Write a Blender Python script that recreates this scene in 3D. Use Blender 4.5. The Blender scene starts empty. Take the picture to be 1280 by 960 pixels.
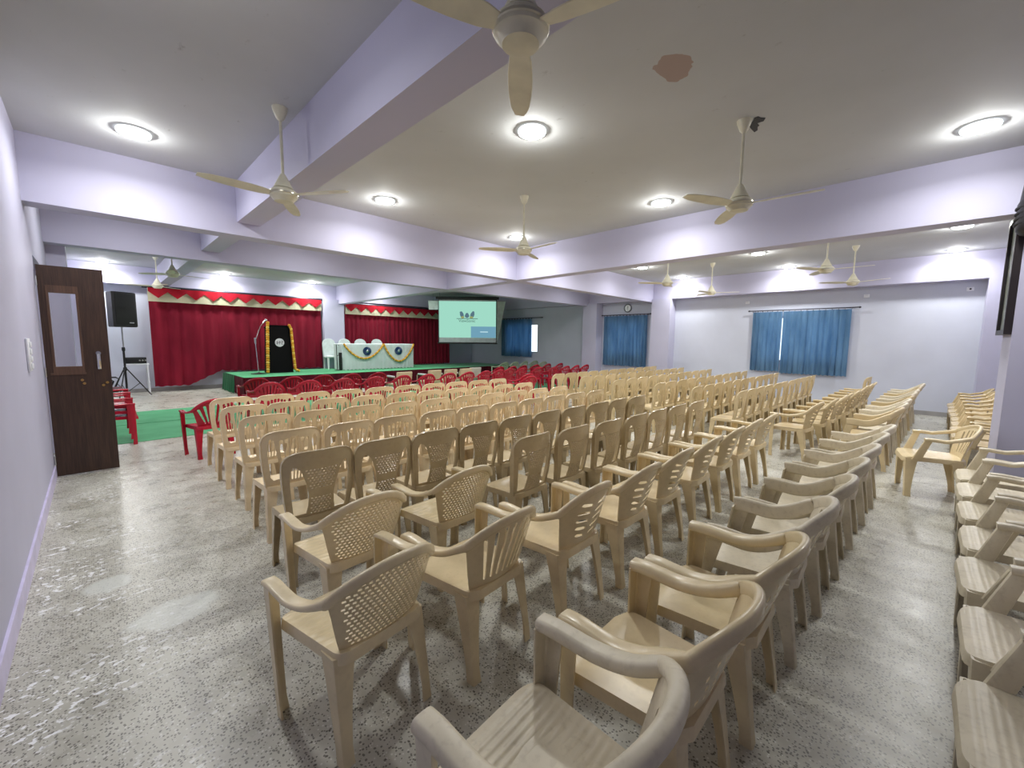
import bpy, bmesh, math, random
import numpy as np
from mathutils import Vector, Matrix
from mathutils.geometry import delaunay_2d_cdt
random.seed(7)
S = bpy.context.scene
COL = S.collection
PI = math.pi

# ------------------------------------------------------------------ camera
F_PX, YAW, PIT, ROL = 513.5, 0.79383948, 0.104105492, 0.0105264
fw = Vector((math.sin(YAW)*math.cos(PIT), math.cos(YAW)*math.cos(PIT), -math.sin(PIT)))
rt = Vector((math.cos(YAW), -math.sin(YAW), 0)); up = rt.cross(fw)
rr = rt*math.cos(ROL) + up*math.sin(ROL); uu = -rt*math.sin(ROL) + up*math.cos(ROL)
cd = bpy.data.cameras.new('camera'); cam = bpy.data.objects.new('camera', cd); COL.objects.link(cam)
cd.sensor_width = 36; cd.lens = F_PX/1280*36; cd.clip_start = 0.02; cd.clip_end = 200
m = Matrix.Identity(4)
for i in range(3):
    m[i][0] = rr[i]; m[i][1] = uu[i]; m[i][2] = -fw[i]
m[0][3], m[1][3], m[2][3] = 0, 0, 1.6
cam.matrix_world = m
S.camera = cam
S.view_settings.view_transform = 'Standard'; S.view_settings.look = 'None'
S.view_settings.gamma = 1; S.view_settings.use_curve_mapping = False

S.cycles.max_bounces = 8; S.cycles.diffuse_bounces = 5; S.cycles.glossy_bounces = 3
S.cycles.transmission_bounces = 4; S.cycles.caustics_reflective = False; S.cycles.caustics_refractive = False
S.cycles.use_denoising = True
S.cycles.sample_clamp_indirect = 6

# ------------------------------------------------------------------ materials
def srgb(r, g, b):
    f = lambda c: (c/255/12.92 if c/255 <= .04045 else ((c/255+.055)/1.055)**2.4)
    return (f(r), f(g), f(b), 1)
class NT:
    def __init__(s, name):
        s.m = bpy.data.materials.new(name); s.m.use_nodes = True
        s.t = s.m.node_tree; s.t.nodes.clear()
        s.out = s.n('ShaderNodeOutputMaterial')
    def n(s, typ, **k):
        nd = s.t.nodes.new(typ)
        for a, v in k.items(): setattr(nd, a, v)
        return nd
    def l(s, a, b): s.t.links.new(a, b)
    def coord(s, kind='Object', scale=(1, 1, 1)):
        tc = s.n('ShaderNodeTexCoord'); mp = s.n('ShaderNodeMapping'); mp.inputs['Scale'].default_value = scale
        s.l(tc.outputs[kind], mp.inputs['Vector']); return mp.outputs['Vector']
    def pos(s, scale=(1, 1, 1), loc=(0, 0, 0)):
        g = s.n('ShaderNodeNewGeometry'); mp = s.n('ShaderNodeMapping'); mp.inputs['Scale'].default_value = scale
        mp.inputs['Location'].default_value = loc
        s.l(g.outputs['Position'], mp.inputs['Vector']); return mp.outputs['Vector']
    def noise(s, vec, scale, detail=3, rough=.55):
        nd = s.n('ShaderNodeTexNoise'); nd.inputs['Scale'].default_value = scale
        nd.inputs['Detail'].default_value = detail; nd.inputs['Roughness'].default_value = rough
        s.l(vec, nd.inputs['Vector']); return nd.outputs['Fac']
    def ramp(s, fac, stops):
        nd = s.n('ShaderNodeValToRGB'); e = nd.color_ramp.elements
        while len(e) < len(stops): e.new(.5)
        for el, (p, c) in zip(e, stops): el.position = p; el.color = c
        s.l(fac, nd.inputs['Fac']); return nd.outputs['Color']
    def mix(s, fac, a, b, mode='MIX'):
        nd = s.n('ShaderNodeMix', data_type='RGBA', blend_type=mode)
        if isinstance(fac, (int, float)): nd.inputs[0].default_value = fac
        else: s.l(fac, nd.inputs[0])
        for v, i in ((a, 6), (b, 7)):
            if isinstance(v, tuple): nd.inputs[i].default_value = v
            else: s.l(v, nd.inputs[i])
        return nd.outputs[2]
    def math(s, op, a, b=0.0, clamp=False):
        nd = s.n('ShaderNodeMath', operation=op); nd.use_clamp = clamp
        for v, i in ((a, 0), (b, 1)):
            if isinstance(v, (int, float)): nd.inputs[i].default_value = v
            else: s.l(v, nd.inputs[i])
        return nd.outputs[0]
    def bsdf(s, color, rough=.5, metal=0, spec=.5, bump=None, bstr=.2, bdist=.01, sheen=0):
        b = s.n('ShaderNodeBsdfPrincipled')
        if isinstance(color, tuple): b.inputs['Base Color'].default_value = color
        else: s.l(color, b.inputs['Base Color'])
        if isinstance(rough, (int, float)): b.inputs['Roughness'].default_value = rough
        else: s.l(rough, b.inputs['Roughness'])
        b.inputs['Metallic'].default_value = metal; b.inputs['Specular IOR Level'].default_value = spec
        if sheen: b.inputs['Sheen Weight'].default_value = sheen
        if bump is not None:
            bp = s.n('ShaderNodeBump'); bp.inputs['Strength'].default_value = bstr; bp.inputs['Distance'].default_value = bdist
            s.l(bump, bp.inputs['Height']); s.l(bp.outputs['Normal'], b.inputs['Normal'])
        s.l(b.outputs['BSDF'], s.out.inputs['Surface']); return s.m
W4 = lambda c, k: (min(1, c[0]*k), min(1, c[1]*k), min(1, c[2]*k), 1)
def simple(name, col, rough=.5, metal=0, spec=.5, var=.12, vs=6, sheen=0):
    t = NT(name); f = t.noise(t.coord(), vs, 3)
    c = t.ramp(f, [(.3, W4(col, 1-var)), (.7, W4(col, 1+var))])
    return t.bsdf(c, rough, metal, spec, sheen=sheen)
def plastic(name, col, grime=.5, rough=.26):
    t = NT(name); v = t.coord()
    f = t.noise(v, 5, 4); g = t.noise(v, 38, 3)
    c = t.ramp(f, [(.3, W4(col, .88)), (.7, W4(col, 1.08))])
    gm = t.math('MULTIPLY', t.ramp(g, [(.52, (0, 0, 0, 1)), (.72, (1, 1, 1, 1))]), grime*.5)
    c = t.mix(gm, c, W4((col[0]*.62, col[1]*.58, col[2]*.55), 1))
    return t.bsdf(c, rough, 0, .5, bump=g, bstr=.05, bdist=.004)
M = {}
def wallmat(name, col, var=.05):
    t = NT(name); v = t.pos()
    f = t.noise(v, .9, 4); g = t.noise(v, 60, 2)
    c = t.ramp(f, [(.3, W4(col, 1-var)), (.7, W4(col, 1+var))])
    return t.bsdf(c, .6, 0, .3, bump=g, bstr=.05, bdist=.003)
M['lilac'] = wallmat('lilac_wall_paint', srgb(186, 185, 206))
M['pale'] = wallmat('pale_wall_paint', srgb(194, 198, 212))
M['beam'] = wallmat('beam_paint', srgb(186, 184, 207), .03)

def ceiling_mat():
    t = NT('ceiling_plaster'); v = t.pos()
    f = t.noise(v, .5, 5); sm = t.noise(t.pos((3, 1.4, 1)), 3.2, 6, .7); b = t.noise(v, 40, 2)
    c = t.ramp(f, [(.3, srgb(184, 186, 187)), (.7, srgb(199, 201, 204))])
    spots = t.ramp(sm, [(.66, (0, 0, 0, 1)), (.74, (1, 1, 1, 1))])
    c = t.mix(t.math('MULTIPLY', spots, .35), c, srgb(105, 98, 92))
    # the peeled brown patch
    p = t.pos(loc=(-3.07, -1.42, 0)); n = t.n('ShaderNodeTexNoise'); n.inputs['Scale'].default_value = 9; t.l(p, n.inputs['Vector'])
    ad = t.n('ShaderNodeVectorMath', operation='MULTIPLY_ADD'); t.l(n.outputs['Color'], ad.inputs[0])
    ad.inputs[1].default_value = (.13, .13, 0); ad.inputs[2].default_value = (-.065, -.065, 0)
    a2 = t.n('ShaderNodeVectorMath', operation='ADD'); t.l(p, a2.inputs[0]); t.l(ad.outputs[0], a2.inputs[1])
    sp = t.n('ShaderNodeSeparateXYZ'); t.l(a2.outputs[0], sp.inputs[0])
    ex = t.math('POWER', t.math('ABSOLUTE', t.math('DIVIDE', sp.outputs[0], .17)), 2.0)
    ey = t.math('POWER', t.math('ABSOLUTE', t.math('DIVIDE', sp.outputs[1], .12)), 2.0)
    msk = t.math('LESS_THAN', t.math('ADD', ex, ey), 1.0)
    c = t.mix(msk, c, srgb(170, 152, 145))
    return t.bsdf(c, .8, 0, .2, bump=b, bstr=.15, bdist=.004)
M['ceiling'] = ceiling_mat()

def floor_mat():
    t = NT('terrazzo_floor'); v = t.pos()
    big = t.noise(v, .55, 5, .6); mid = t.noise(v, 3.5, 5, .65)
    base = t.ramp(big, [(.3, srgb(168, 165, 152)), (.55, srgb(188, 186, 174)), (.75, srgb(206, 204, 194))])
    base = t.mix(.55, base, t.ramp(mid, [(.3, srgb(152, 148, 134)), (.7, srgb(218, 217, 208))]))
    vo = t.n('ShaderNodeTexVoronoi', feature='F1'); vo.inputs['Scale'].default_value = 92; t.l(v, vo.inputs['Vector'])
    chip = t.math('LESS_THAN', vo.outputs['Distance'], .40)
    sp = t.n('ShaderNodeSeparateColor'); t.l(vo.outputs['Color'], sp.inputs[0])
    dark = t.math('MULTIPLY', chip, t.math('GREATER_THAN', sp.outputs[0], .52))
    c = t.mix(t.math('MULTIPLY', dark, .72), base, srgb(74, 69, 62))
    v2 = t.n('ShaderNodeTexVoronoi', feature='F1'); v2.inputs['Scale'].default_value = 58; t.l(v, v2.inputs['Vector'])
    s2 = t.n('ShaderNodeSeparateColor'); t.l(v2.outputs['Color'], s2.inputs[0])
    d2 = t.math('MULTIPLY', t.math('LESS_THAN', v2.outputs['Distance'], .30), t.math('GREATER_THAN', s2.outputs[1], .62))
    c = t.mix(t.math('MULTIPLY', d2, .7), c, srgb(66, 60, 54))
    light = t.math('MULTIPLY', chip, t.math('LESS_THAN', sp.outputs[0], .14))
    c = t.mix(t.math('MULTIPLY', light, .6), c, srgb(226, 225, 220))
    # two pale patches on the open floor
    wob = t.n('ShaderNodeTexNoise'); wob.inputs['Scale'].default_value = 7; wob.inputs['Detail'].default_value = 4; t.l(v, wob.inputs['Vector'])
    wv = t.math('MULTIPLY', t.math('SUBTRACT', wob.outputs['Fac'], .5), 1.5)
    gg = t.n('ShaderNodeNewGeometry'); sg = t.n('ShaderNodeSeparateXYZ'); t.l(gg.outputs['Position'], sg.inputs[0])
    for cx, cy, rx, ry in ((-.03, 3.62, .13, .13), (.24, 2.98, .24, .17)):
        ex = t.math('POWER', t.math('ABSOLUTE', t.math('DIVIDE', t.math('SUBTRACT', sg.outputs[0], cx), rx)), 2.0)
        ey = t.math('POWER', t.math('ABSOLUTE', t.math('DIVIDE', t.math('SUBTRACT', sg.outputs[1], cy), ry)), 2.0)
        mk = t.ramp(t.math('ADD', t.math('ADD', ex, ey), wv), [(.55, (1, 1, 1, 1)), (1.0, (0, 0, 0, 1))])
        c = t.mix(t.math('MULTIPLY', mk, .75), c, srgb(212, 215, 208))
    # pale dried splashes near the left wall
    sn = t.noise(t.pos((1.0, 1.6, 1)), 21, 2, .6)
    g = t.n('ShaderNodeNewGeometry'); sx = t.n('ShaderNodeSeparateXYZ'); t.l(g.outputs['Position'], sx.inputs[0])
    mr = t.n('ShaderNodeMapRange'); mr.inputs[1].default_value = .5; mr.inputs[2].default_value = -.15
    t.l(sx.outputs[0], mr.inputs[0])
    spl = t.math('MULTIPLY', t.ramp(sn, [(.575, (0, 0, 0, 1)), (.60, (1, 1, 1, 1))]), mr.outputs[0])
    cl = t.ramp(t.noise(t.pos((1, 1, 1), (3.3, 1.7, 0)), 2.2, 2), [(.46, (0, 0, 0, 1)), (.56, (1, 1, 1, 1))])
    spl = t.math('MULTIPLY', spl, cl)
    c = t.mix(t.math('MULTIPLY', spl, 1.0), c, srgb(244, 245, 246))
    r = t.ramp(mid, [(.3, (.22, .22, .22, 1)), (.7, (.42, .42, .42, 1))])
    return t.bsdf(c, r, 0, .45)
M['floor'] = floor_mat()
M['skirt_grey'] = simple('grey_skirting', srgb(150, 148, 148), .5)
M['skirt_lilac'] = simple('lilac_skirting', srgb(205, 198, 230), .45)

def wood(name, a, b):
    t = NT(name); v = t.coord('Object', (14, 14, 1.0))
    f = t.noise(v, 2.2, 6, .6); g = t.noise(t.coord('Object', (70, 70, 2)), 2, 3)
    c = t.mix(.4, t.ramp(f, [(.3, a), (.7, b)]), t.ramp(g, [(.35, a), (.65, b)]))
    return t.bsdf(c, .42, 0, .4)
M['wood'] = wood('dark_walnut_laminate', srgb(38, 26, 22), srgb(74, 53, 43))
M['wood_trim'] = wood('walnut_beading', srgb(62, 44, 36), srgb(98, 72, 58))

PL = {}
def plset(key, rgb, grime=.4, n=3):
    PL[key] = []
    for i in range(n):
        k = (1.0, .93, 1.06)[i]
        c = srgb(*rgb); rg_ = .42 if key == 'grey_beige' else .27; PL[key].append(plastic('%s_plastic_%s' % (key, 'abc'[i]), (c[0]*k, c[1]*k*(1, .99, 1.0)[i], c[2]*k*(1, .96, 1.02)[i], 1), grime, rg_))
plset('cream', (226, 205, 168), .25)
plset('tan', (203, 184, 145), .25)
plset('brown', (186, 169, 136), .3)
plset('honey', (226, 210, 174), .3)
plset('sand', (222, 204, 166), .3)
plset('grey_beige', (216, 206, 183), .75)
plset('red', (172, 18, 46), .1)
plset('pale_green', (176, 186, 160), .2)
plset('white', (232, 236, 238), .1)

def fabric(name, a, b, scale=3.0):
    t = NT(name); v = t.coord()
    f = t.noise(t.coord('Object', (1, 1, .25)), scale, 4); w = t.noise(v, 160, 2)
    c = t.ramp(f, [(.3, a), (.7, b)])
    return t.bsdf(c, .85, 0, .15, bump=w, bstr=.15, bdist=.003, sheen=.15)
M['maroon'] = fabric('maroon_velvet', srgb(138, 28, 52), srgb(172, 42, 66))
M['maroon_dark'] = fabric('dark_maroon_drape', srgb(88, 14, 34), srgb(118, 20, 44))
M['red_satin'] = fabric('red_satin', srgb(176, 24, 46), srgb(206, 40, 58))
M['cream_cloth'] = fabric('cream_cloth', srgb(222, 218, 184), srgb(238, 236, 208))
M['blue'] = fabric('blue_cotton', srgb(96, 136, 172), srgb(126, 164, 196), 5)
M['green'] = fabric('green_carpet', srgb(60, 146, 98), srgb(84, 170, 120), 2)
M['green_dark'] = fabric('green_drape', srgb(38, 112, 72), srgb(52, 130, 86), 2)
M['white_cloth'] = fabric('white_tablecloth', srgb(232, 240, 242), srgb(244, 249, 250), 3)
M['black'] = simple('black_plastic', srgb(15, 14, 17), .5)
M['black_cloth'] = simple('black_laminate', srgb(12, 9, 12), .75, 0, .12)
M['mesh_black'] = simple('black_speaker_grille', srgb(8, 8, 10), .7)
M['steel'] = simple('brushed_steel', srgb(190, 192, 196), .3, 1)
M['chrome'] = simple('chrome', srgb(215, 216, 220), .15, 1)
M['rod'] = simple('dark_curtain_rod', srgb(52, 52, 62), .4, .4)
M['brass'] = simple('brass', srgb(176, 140, 84), .35, .9)
M['fan'] = simple('ivory_enamel', srgb(218, 214, 192), .35)
M['fan_ring'] = simple('worn_chrome_ring', srgb(200, 196, 180), .3, .6)
M['white_pl'] = simple('white_switch_plastic', srgb(226, 228, 234), .4)
M['white_em'] = simple('pale_emblem_enamel', srgb(206, 202, 210), .4)
M['navy'] = simple('navy_satin', srgb(8, 48, 92), .5)
M['dark_print'] = simple('dark_print', srgb(40, 42, 48), .6)
M['marigold'] = simple('orange_marigold', srgb(206, 146, 34), .8, var=.3, vs=40)
M['marigold_y'] = simple('yellow_marigold', srgb(226, 186, 84), .8, var=.25, vs=40)
M['leaf'] = simple('dark_garland_leaf', srgb(84, 56, 16), .8)
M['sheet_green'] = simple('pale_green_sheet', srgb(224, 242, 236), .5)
M['chair_cover'] = simple('white_chair_cover', srgb(206, 216, 216), .8)
M['cushion'] = simple('beige_leatherette', srgb(214, 196, 158), .55)
M['cushion_grey'] = simple('pale_grey_leatherette', srgb(196, 196, 182), .55)
M['office_maroon'] = simple('maroon_seat_fabric', srgb(66, 22, 34), .8)
M['clock_grey'] = simple('grey_clock_rim', srgb(96, 104, 114), .4)
M['clock_face'] = simple('white_clock_face', srgb(232, 238, 240), .5)
M['frame_black'] = simple('dark_picture_frame', srgb(36, 30, 32), .4)
M['paper'] = simple('aged_print', srgb(150, 150, 136), .4, var=.35, vs=5)
M['alu'] = simple('window_aluminium', srgb(170, 172, 176), .4, .6)
def glass(name, tint=(1, 1, 1, 1), mixf=.12):
    t = NT(name); tr = t.n('ShaderNodeBsdfTransparent'); tr.inputs[0].default_value = tint
    gl = t.n('ShaderNodeBsdfGlossy'); gl.inputs['Roughness'].default_value = .05
    mx = t.n('ShaderNodeMixShader'); mx.inputs[0].default_value = mixf
    t.l(tr.outputs[0], mx.inputs[1]); t.l(gl.outputs[0], mx.inputs[2]); t.l(mx.outputs[0], t.out.inputs['Surface']); return t.m
M['glass'] = glass('window_glass', (.95, .97, .97, 1), .08)
M['door_glass'] = glass('door_glass', (1, 1, 1, 1), .10)
def emit(name, col, k):
    t = NT(name); e = t.n('ShaderNodeEmission'); e.inputs[0].default_value = col; e.inputs[1].default_value = k
    t.l(e.outputs[0], t.out.inputs['Surface']); return t.m
M['lamp'] = emit('led_panel_light', (.93, .98, 1, 1), 14)
M['lamp_rim'] = emit('glowing_rim', (.93, .98, 1, 1), 2.2)
M['scr'] = emit('projected_mint_picture', srgb(160, 218, 198), .79)
M['scr_blue'] = emit('projected_blue_box', srgb(112, 160, 182), .79)
M['scr_white'] = emit('projected_white_text', srgb(190, 225, 235), .79)
M['scr_dark'] = emit('projected_grey_blue', srgb(88, 116, 130), .79)
M['scr_ink'] = emit('projected_ink', srgb(70, 100, 94), .79)
M['scr_yel'] = emit('projected_ochre', srgb(150, 160, 104), .79)
M['scr_band'] = simple('unlit_screen_cloth', srgb(168, 176, 178), .8)

# ------------------------------------------------------------------ mesh builder
class MB:
    def __init__(s): s.v = []; s.f = []; s.mi = []; s.cur = 0
    def add(s, vs, fs):
        o = len(s.v); s.v += [tuple(p) for p in vs]; s.f += [tuple(o+i for i in f) for f in fs]; s.mi += [s.cur]*len(fs); return s
    def box(s, x0, x1, y0, y1, z0, z1):
        v = [(x, y, z) for z in (z0, z1) for y in (y0, y1) for x in (x0, x1)]
        return s.add(v, [(0, 2, 3, 1), (4, 5, 7, 6), (0, 1, 5, 4), (2, 6, 7, 3), (0, 4, 6, 2), (1, 3, 7, 5)])
    def bbox(s, x0, x1, y0, y1, z0, z1, r=.01, seg=2):
        bm = bmesh.new(); bmesh.ops.create_cube(bm, size=1)
        for v in bm.verts: v.co = Vector(((x0+x1)/2+v.co.x*(x1-x0), (y0+y1)/2+v.co.y*(y1-y0), (z0+z1)/2+v.co.z*(z1-z0)))
        bmesh.ops.bevel(bm, geom=bm.edges[:], offset=r, segments=seg, affect='EDGES', profile=.5)
        return s.bm(bm)
    def bm(s, bm):
        bm.verts.index_update(); s.add([v.co for v in bm.verts], [[v.index for v in f.verts] for f in bm.faces]); bm.free(); return s
    def lathe(s, prof, c=(0, 0, 0), n=24, axis='z'):
        vs = []; fs = []; k = len(prof)
        for i in range(n):
            a = 2*PI*i/n
            for r, z in prof:
                p = (r*math.cos(a), r*math.sin(a), z)
                if axis == 'y': p = (p[0], p[2], p[1])
                if axis == 'x': p = (p[2], p[0], p[1])
                vs.append((c[0]+p[0], c[1]+p[1], c[2]+p[2]))
        for i in range(n):
            j = (i+1) % n
            for q in range(k-1):
                fs.append((i*k+q, j*k+q, j*k+q+1, i*k+q+1))
        if prof[0][0] > 1e-5: fs.append(tuple(i*k for i in range(n))[::-1])
        if prof[-1][0] > 1e-5: fs.append(tuple(i*k+k-1 for i in range(n)))
        return s.add(vs, fs)
    def tube(s, pts, r, n=10):
        return s.sweep(pts, lambda i, t: [(r*math.cos(2*PI*k/n), r*math.sin(2*PI*k/n)) for k in range(n)])
    def sweep(s, pts, sec, upv=Vector((0, 0, 1)), cap=True):
        pts = [Vector(p) for p in pts]; N = len(pts); rings = []
        prevb = None
        for i, p in enumerate(pts):
            t = (pts[min(i+1, N-1)]-pts[max(i-1, 0)]).normalized()
            side = t.cross(upv)
            if side.length < 1e-3: side = t.cross(Vector((0, 1, 0))) if prevb is None else prevb
            side.normalize()
            if prevb is not None and side.dot(prevb) < 0: side = -side
            prevb = side
            w = side.cross(t).normalized()
            rings.append([p+side*a+w*b for a, b in sec(i, i/(N-1))])
        k = len(rings[0]); vs = [q for r in rings for q in r]; fs = []
        for i in range(N-1):
            for q in range(k):
                fs.append((i*k+q, i*k+(q+1) % k, (i+1)*k+(q+1) % k, (i+1)*k+q))
        if cap: fs.append(tuple(range(k))[::-1]); fs.append(tuple((N-1)*k+q for q in range(k)))
        return s.add(vs, fs)
    def loft(s, rings, cap=True):
        k = len(rings[0]); vs = [q for r in rings for q in r]; fs = []
        for i in range(len(rings)-1):
            for q in range(k):
                fs.append((i*k+q, i*k+(q+1) % k, (i+1)*k+(q+1) % k, (i+1)*k+q))
        if cap: fs.append(tuple(range(k))[::-1]); fs.append(tuple((len(rings)-1)*k+q for q in range(k)))
        return s.add(vs, fs)
    def ball(s, c, r, sz=(1, 1, 1), sub=1):
        bm = bmesh.new(); bmesh.ops.create_icosphere(bm, subdivisions=sub, radius=r)
        for v in bm.verts: v.co = Vector((c[0]+v.co.x*sz[0], c[1]+v.co.y*sz[1], c[2]+v.co.z*sz[2]))
        return s.bm(bm)
    def mesh(s, name, mats, smooth=True, ang=35):
        me = bpy.data.meshes.new(name); me.from_pydata(s.v, [], s.f); 
        for mt in (mats if isinstance(mats, (list, tuple)) else [mats]):
            if mt is not None: me.materials.append(mt)
        if any(s.mi): me.polygons.foreach_set('material_index', s.mi)
        bm = bmesh.new(); bm.from_mesh(me); bmesh.ops.recalc_face_normals(bm, faces=bm.faces[:]); bm.to_mesh(me); bm.free()
        if smooth:
            me.polygons.foreach_set('use_smooth', [True]*len(me.polygons)); me.set_sharp_from_angle(angle=math.radians(ang))
        me.update(); return me
def rrect(w, h, n=3, p=.35):
    # rounded rectangle section of width w and height h
    r = min(w, h)*p; out = []
    for cx, cy, a0 in ((w/2-r, h/2-r, 0), (-w/2+r, h/2-r, PI/2), (-w/2+r, -h/2+r, PI), (w/2-r, -h/2+r, 1.5*PI)):
        for i in range(n+1):
            a = a0+PI/2*i/n; out.append((cx+r*math.cos(a), cy+r*math.sin(a)))
    return out
def link(name, me, parent=None, loc=(0, 0, 0), rz=0):
    o = bpy.data.objects.new(name, me); COL.objects.link(o); o.location = loc; o.rotation_euler = (0, 0, rz)
    if parent is not None: o.parent = parent
    return o
def tag(o, label, cat, group=None, kind=None):
    o['label'] = label; o['category'] = cat
    if group: o['group'] = group
    if kind: o['kind'] = kind
    return o
def thing(name, label, cat, loc=(0, 0, 0), rz=0, group=None):
    return tag(link(name, None, None, loc, rz), label, cat, group)
def struct(name, mb, mat, parent=None, smooth=False, label=None, cat=None):
    o = link(name, mb.mesh(name, mat, smooth), parent)
    if parent is None:
        o['kind'] = 'structure'; o['category'] = cat or name.split('_')[0]; o['label'] = label or name
    return o
def part(name, mb, mat, parent, smooth=True, ang=35):
    return link(name, mb.mesh(name, mat, smooth, ang), parent)

# ------------------------------------------------------------------ room shell
XL, XR, YN, YB, ZC, ZB = -.4, 13.38, -1.22, 16.05, 3.57, 2.92
f = MB(); f.box(XL-.6, XR+.3, YN-.2, YB+.3, -.12, 0)
struct('floor', f, M['floor'], label='grey speckled terrazzo floor of the hall', cat='floor')
c = MB(); c.box(XL-.6, XR+.3, YN-.2, YB+.3, ZC, ZC+.12)
struct('ceiling', c, M['ceiling'], label='grey plaster ceiling with stains and one peeled brown patch', cat='ceiling')
w = MB(); w.box(XL-.22, XL, YN-.2, 6.92, 0, ZC); w.box(XL-.22, XL, 8.35, YB, 0, ZC); w.box(XL-.22, XL, 6.92, 8.35, 2.48, ZC); w.box(XL-.3, XL-.22, 6.8, 8.5, 0, 2.6)
struct('wall_left', w, M['lilac'], label='lilac left wall with the door opening', cat='wall')
w = MB(); w.box(XL-.22, XR+.2, YB, YB+.2, 0, ZC)
struct('wall_back', w, M['pale'], label='pale back wall behind the maroon stage curtains', cat='wall')
w = MB(); w.box(XL-.22, XR+.2, YN-.2, YN, 0, ZC)
struct('wall_front', w, M['lilac'], label='lilac wall behind the right-hand chair row', cat='wall')
WINS = [(1.35, 3.3), (6.75, 8.2), (11.66, 13.5)]; WZ0, WZ1 = 1.1, 2.36
w = MB(); ys = [YN]
for a, b in WINS: ys += [a, b]
ys.append(YB)
for i in range(0, len(ys), 2): w.box(XR, XR+.2, ys[i], ys[i+1], 0, ZC)
for a, b in WINS: w.box(XR, XR+.2, a, b, 0, WZ0); w.box(XR, XR+.2, a, b, WZ1, ZC)
struct('wall_right', w, M['pale'], label='pale window wall with three curtained windows', cat='wall')
for i, (a, b) in enumerate(WINS):
    fr = MB()
    for y0, y1, z0, z1 in ((a, b, WZ0, WZ0+.05), (a, b, WZ1-.05, WZ1), (a, a+.05, WZ0+.05, WZ1-.05), (b-.05, b, WZ0+.05, WZ1-.05), ((a+b)/2-.03, (a+b)/2+.03, WZ0+.05, WZ1-.05)):
        fr.box(XR+.06, XR+.12, y0, y1, z0, z1)
    o = struct('window_%d' % (i+1), fr, M['alu'], label='aluminium window behind blue curtain', cat='window')
    g = MB(); g.box(XR+.088, XR+.092, a+.05, b-.05, WZ0+.05, WZ1-.05); link('window_pane', g.mesh('window_pane', M['glass'], False), o)
TN = [0]
def trim(mb, mat, label):
    TN[0] += 1; return struct('trim_%d' % TN[0], mb, mat, label=label, cat='trim')
def bx(*a): m_ = MB(); m_.box(*a); return m_
Z2 = 3.08
trim(bx(XL, XR, 6.35, 6.62, ZB, ZC), M['beam'], 'lilac cross beam nearest the camera')
trim(bx(XL, XR, 8.85, 9.1, ZB, ZC), M['beam'], 'second lilac cross beam')
trim(bx(6.56, 6.84, YN, 6.35, ZB, ZC), M['beam'], 'long lilac beam over the chairs, near bay')
trim(bx(6.56, 6.84, 6.62, 8.85, ZB, ZC), M['beam'], 'long lilac beam, short bay')
trim(bx(6.56, 6.84, 9.1, YB, ZB, ZC), M['beam'], 'long lilac beam, stage bay')
trim(bx(1.4, 1.66, YN, 6.35, Z2, ZC), M['beam'], 'shallow lilac beam on the left, near bay')
trim(bx(1.4, 1.66, 6.62, 8.85, Z2, ZC), M['beam'], 'shallow lilac beam on the left, short bay')
trim(bx(1.4, 1.66, 9.1, YB, Z2, ZC), M['beam'], 'shallow lilac beam on the left, stage bay')
trim(bx(13.05, XR, YN, 6.35, 3.0, ZC), M['beam'], 'lilac beam above the window wall, near bay')
trim(bx(13.05, XR, 6.62, 8.85, 3.0, ZC), M['beam'], 'lilac beam above the window wall, short bay')
trim(bx(13.05, XR, 9.1, YB, 3.0, ZC), M['beam'], 'lilac beam above the window wall, stage bay')
trim(bx(XL, 1.4, 15.8, YB, 3.06, ZC), M['beam'], 'lilac beam above the back wall, left')
trim(bx(1.66, 6.56, 15.8, YB, 3.06, ZC), M['beam'], 'lilac beam above the back wall, middle')
trim(bx(6.84, 13.05, 15.8, YB, 3.06, ZC), M['beam'], 'lilac beam above the back wall, right')
trim(bx(12.95, XR, 5.72, 6.34, 0, 3.0), M['lilac'], 'lilac column between the two nearer windows')
trim(bx(12.95, XR, 8.45, 9.05, 0, 3.0), M['lilac'], 'lilac column beyond the clock')
trim(bx(12.98, XR, YN, -.93, 0, 3.0), M['lilac'], 'lilac column in the far right corner')
trim(bx(6.0, 6.75, 15.6, YB, 0, 3.06), M['lilac'], 'lilac column between the stage curtains')
trim(bx(6.5, 7.12, YN, -.66, 0, ZB), M['lilac'], 'lilac column behind the right-hand chairs')
trim(bx(XL, -.2, 9.1, 9.5, 0, ZC), M['lilac'], 'lilac pilaster on the left wall')
trim(bx(XL, -.2, 15.3, YB, 0, 3.06), M['lilac'], 'lilac corner pilaster by the stage')
b = MB(); b.box(XR-.015, XR, -.93, 5.72, 0, .1); b.box(XR-.015, XR, 6.34, 8.45, 0, .1); b.box(XR-.015, XR, 9.05, YB, 0, .1)
struct('baseboard_right', b, M['skirt_grey'], label='grey skirting of the window wall', cat='baseboard')
b = MB(); b.box(-.2, 6.0, YB-.015, YB, 0, .11)
struct('baseboard_back', b, M['skirt_grey'], label='grey skirting of the back wall', cat='baseboard')
b = MB(); b.box(XL, XL+.014, YN, 6.9, 0, .13)
struct('baseboard_left', b, M['skirt_lilac'], label='lilac skirting of the left wall', cat='baseboard')

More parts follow.
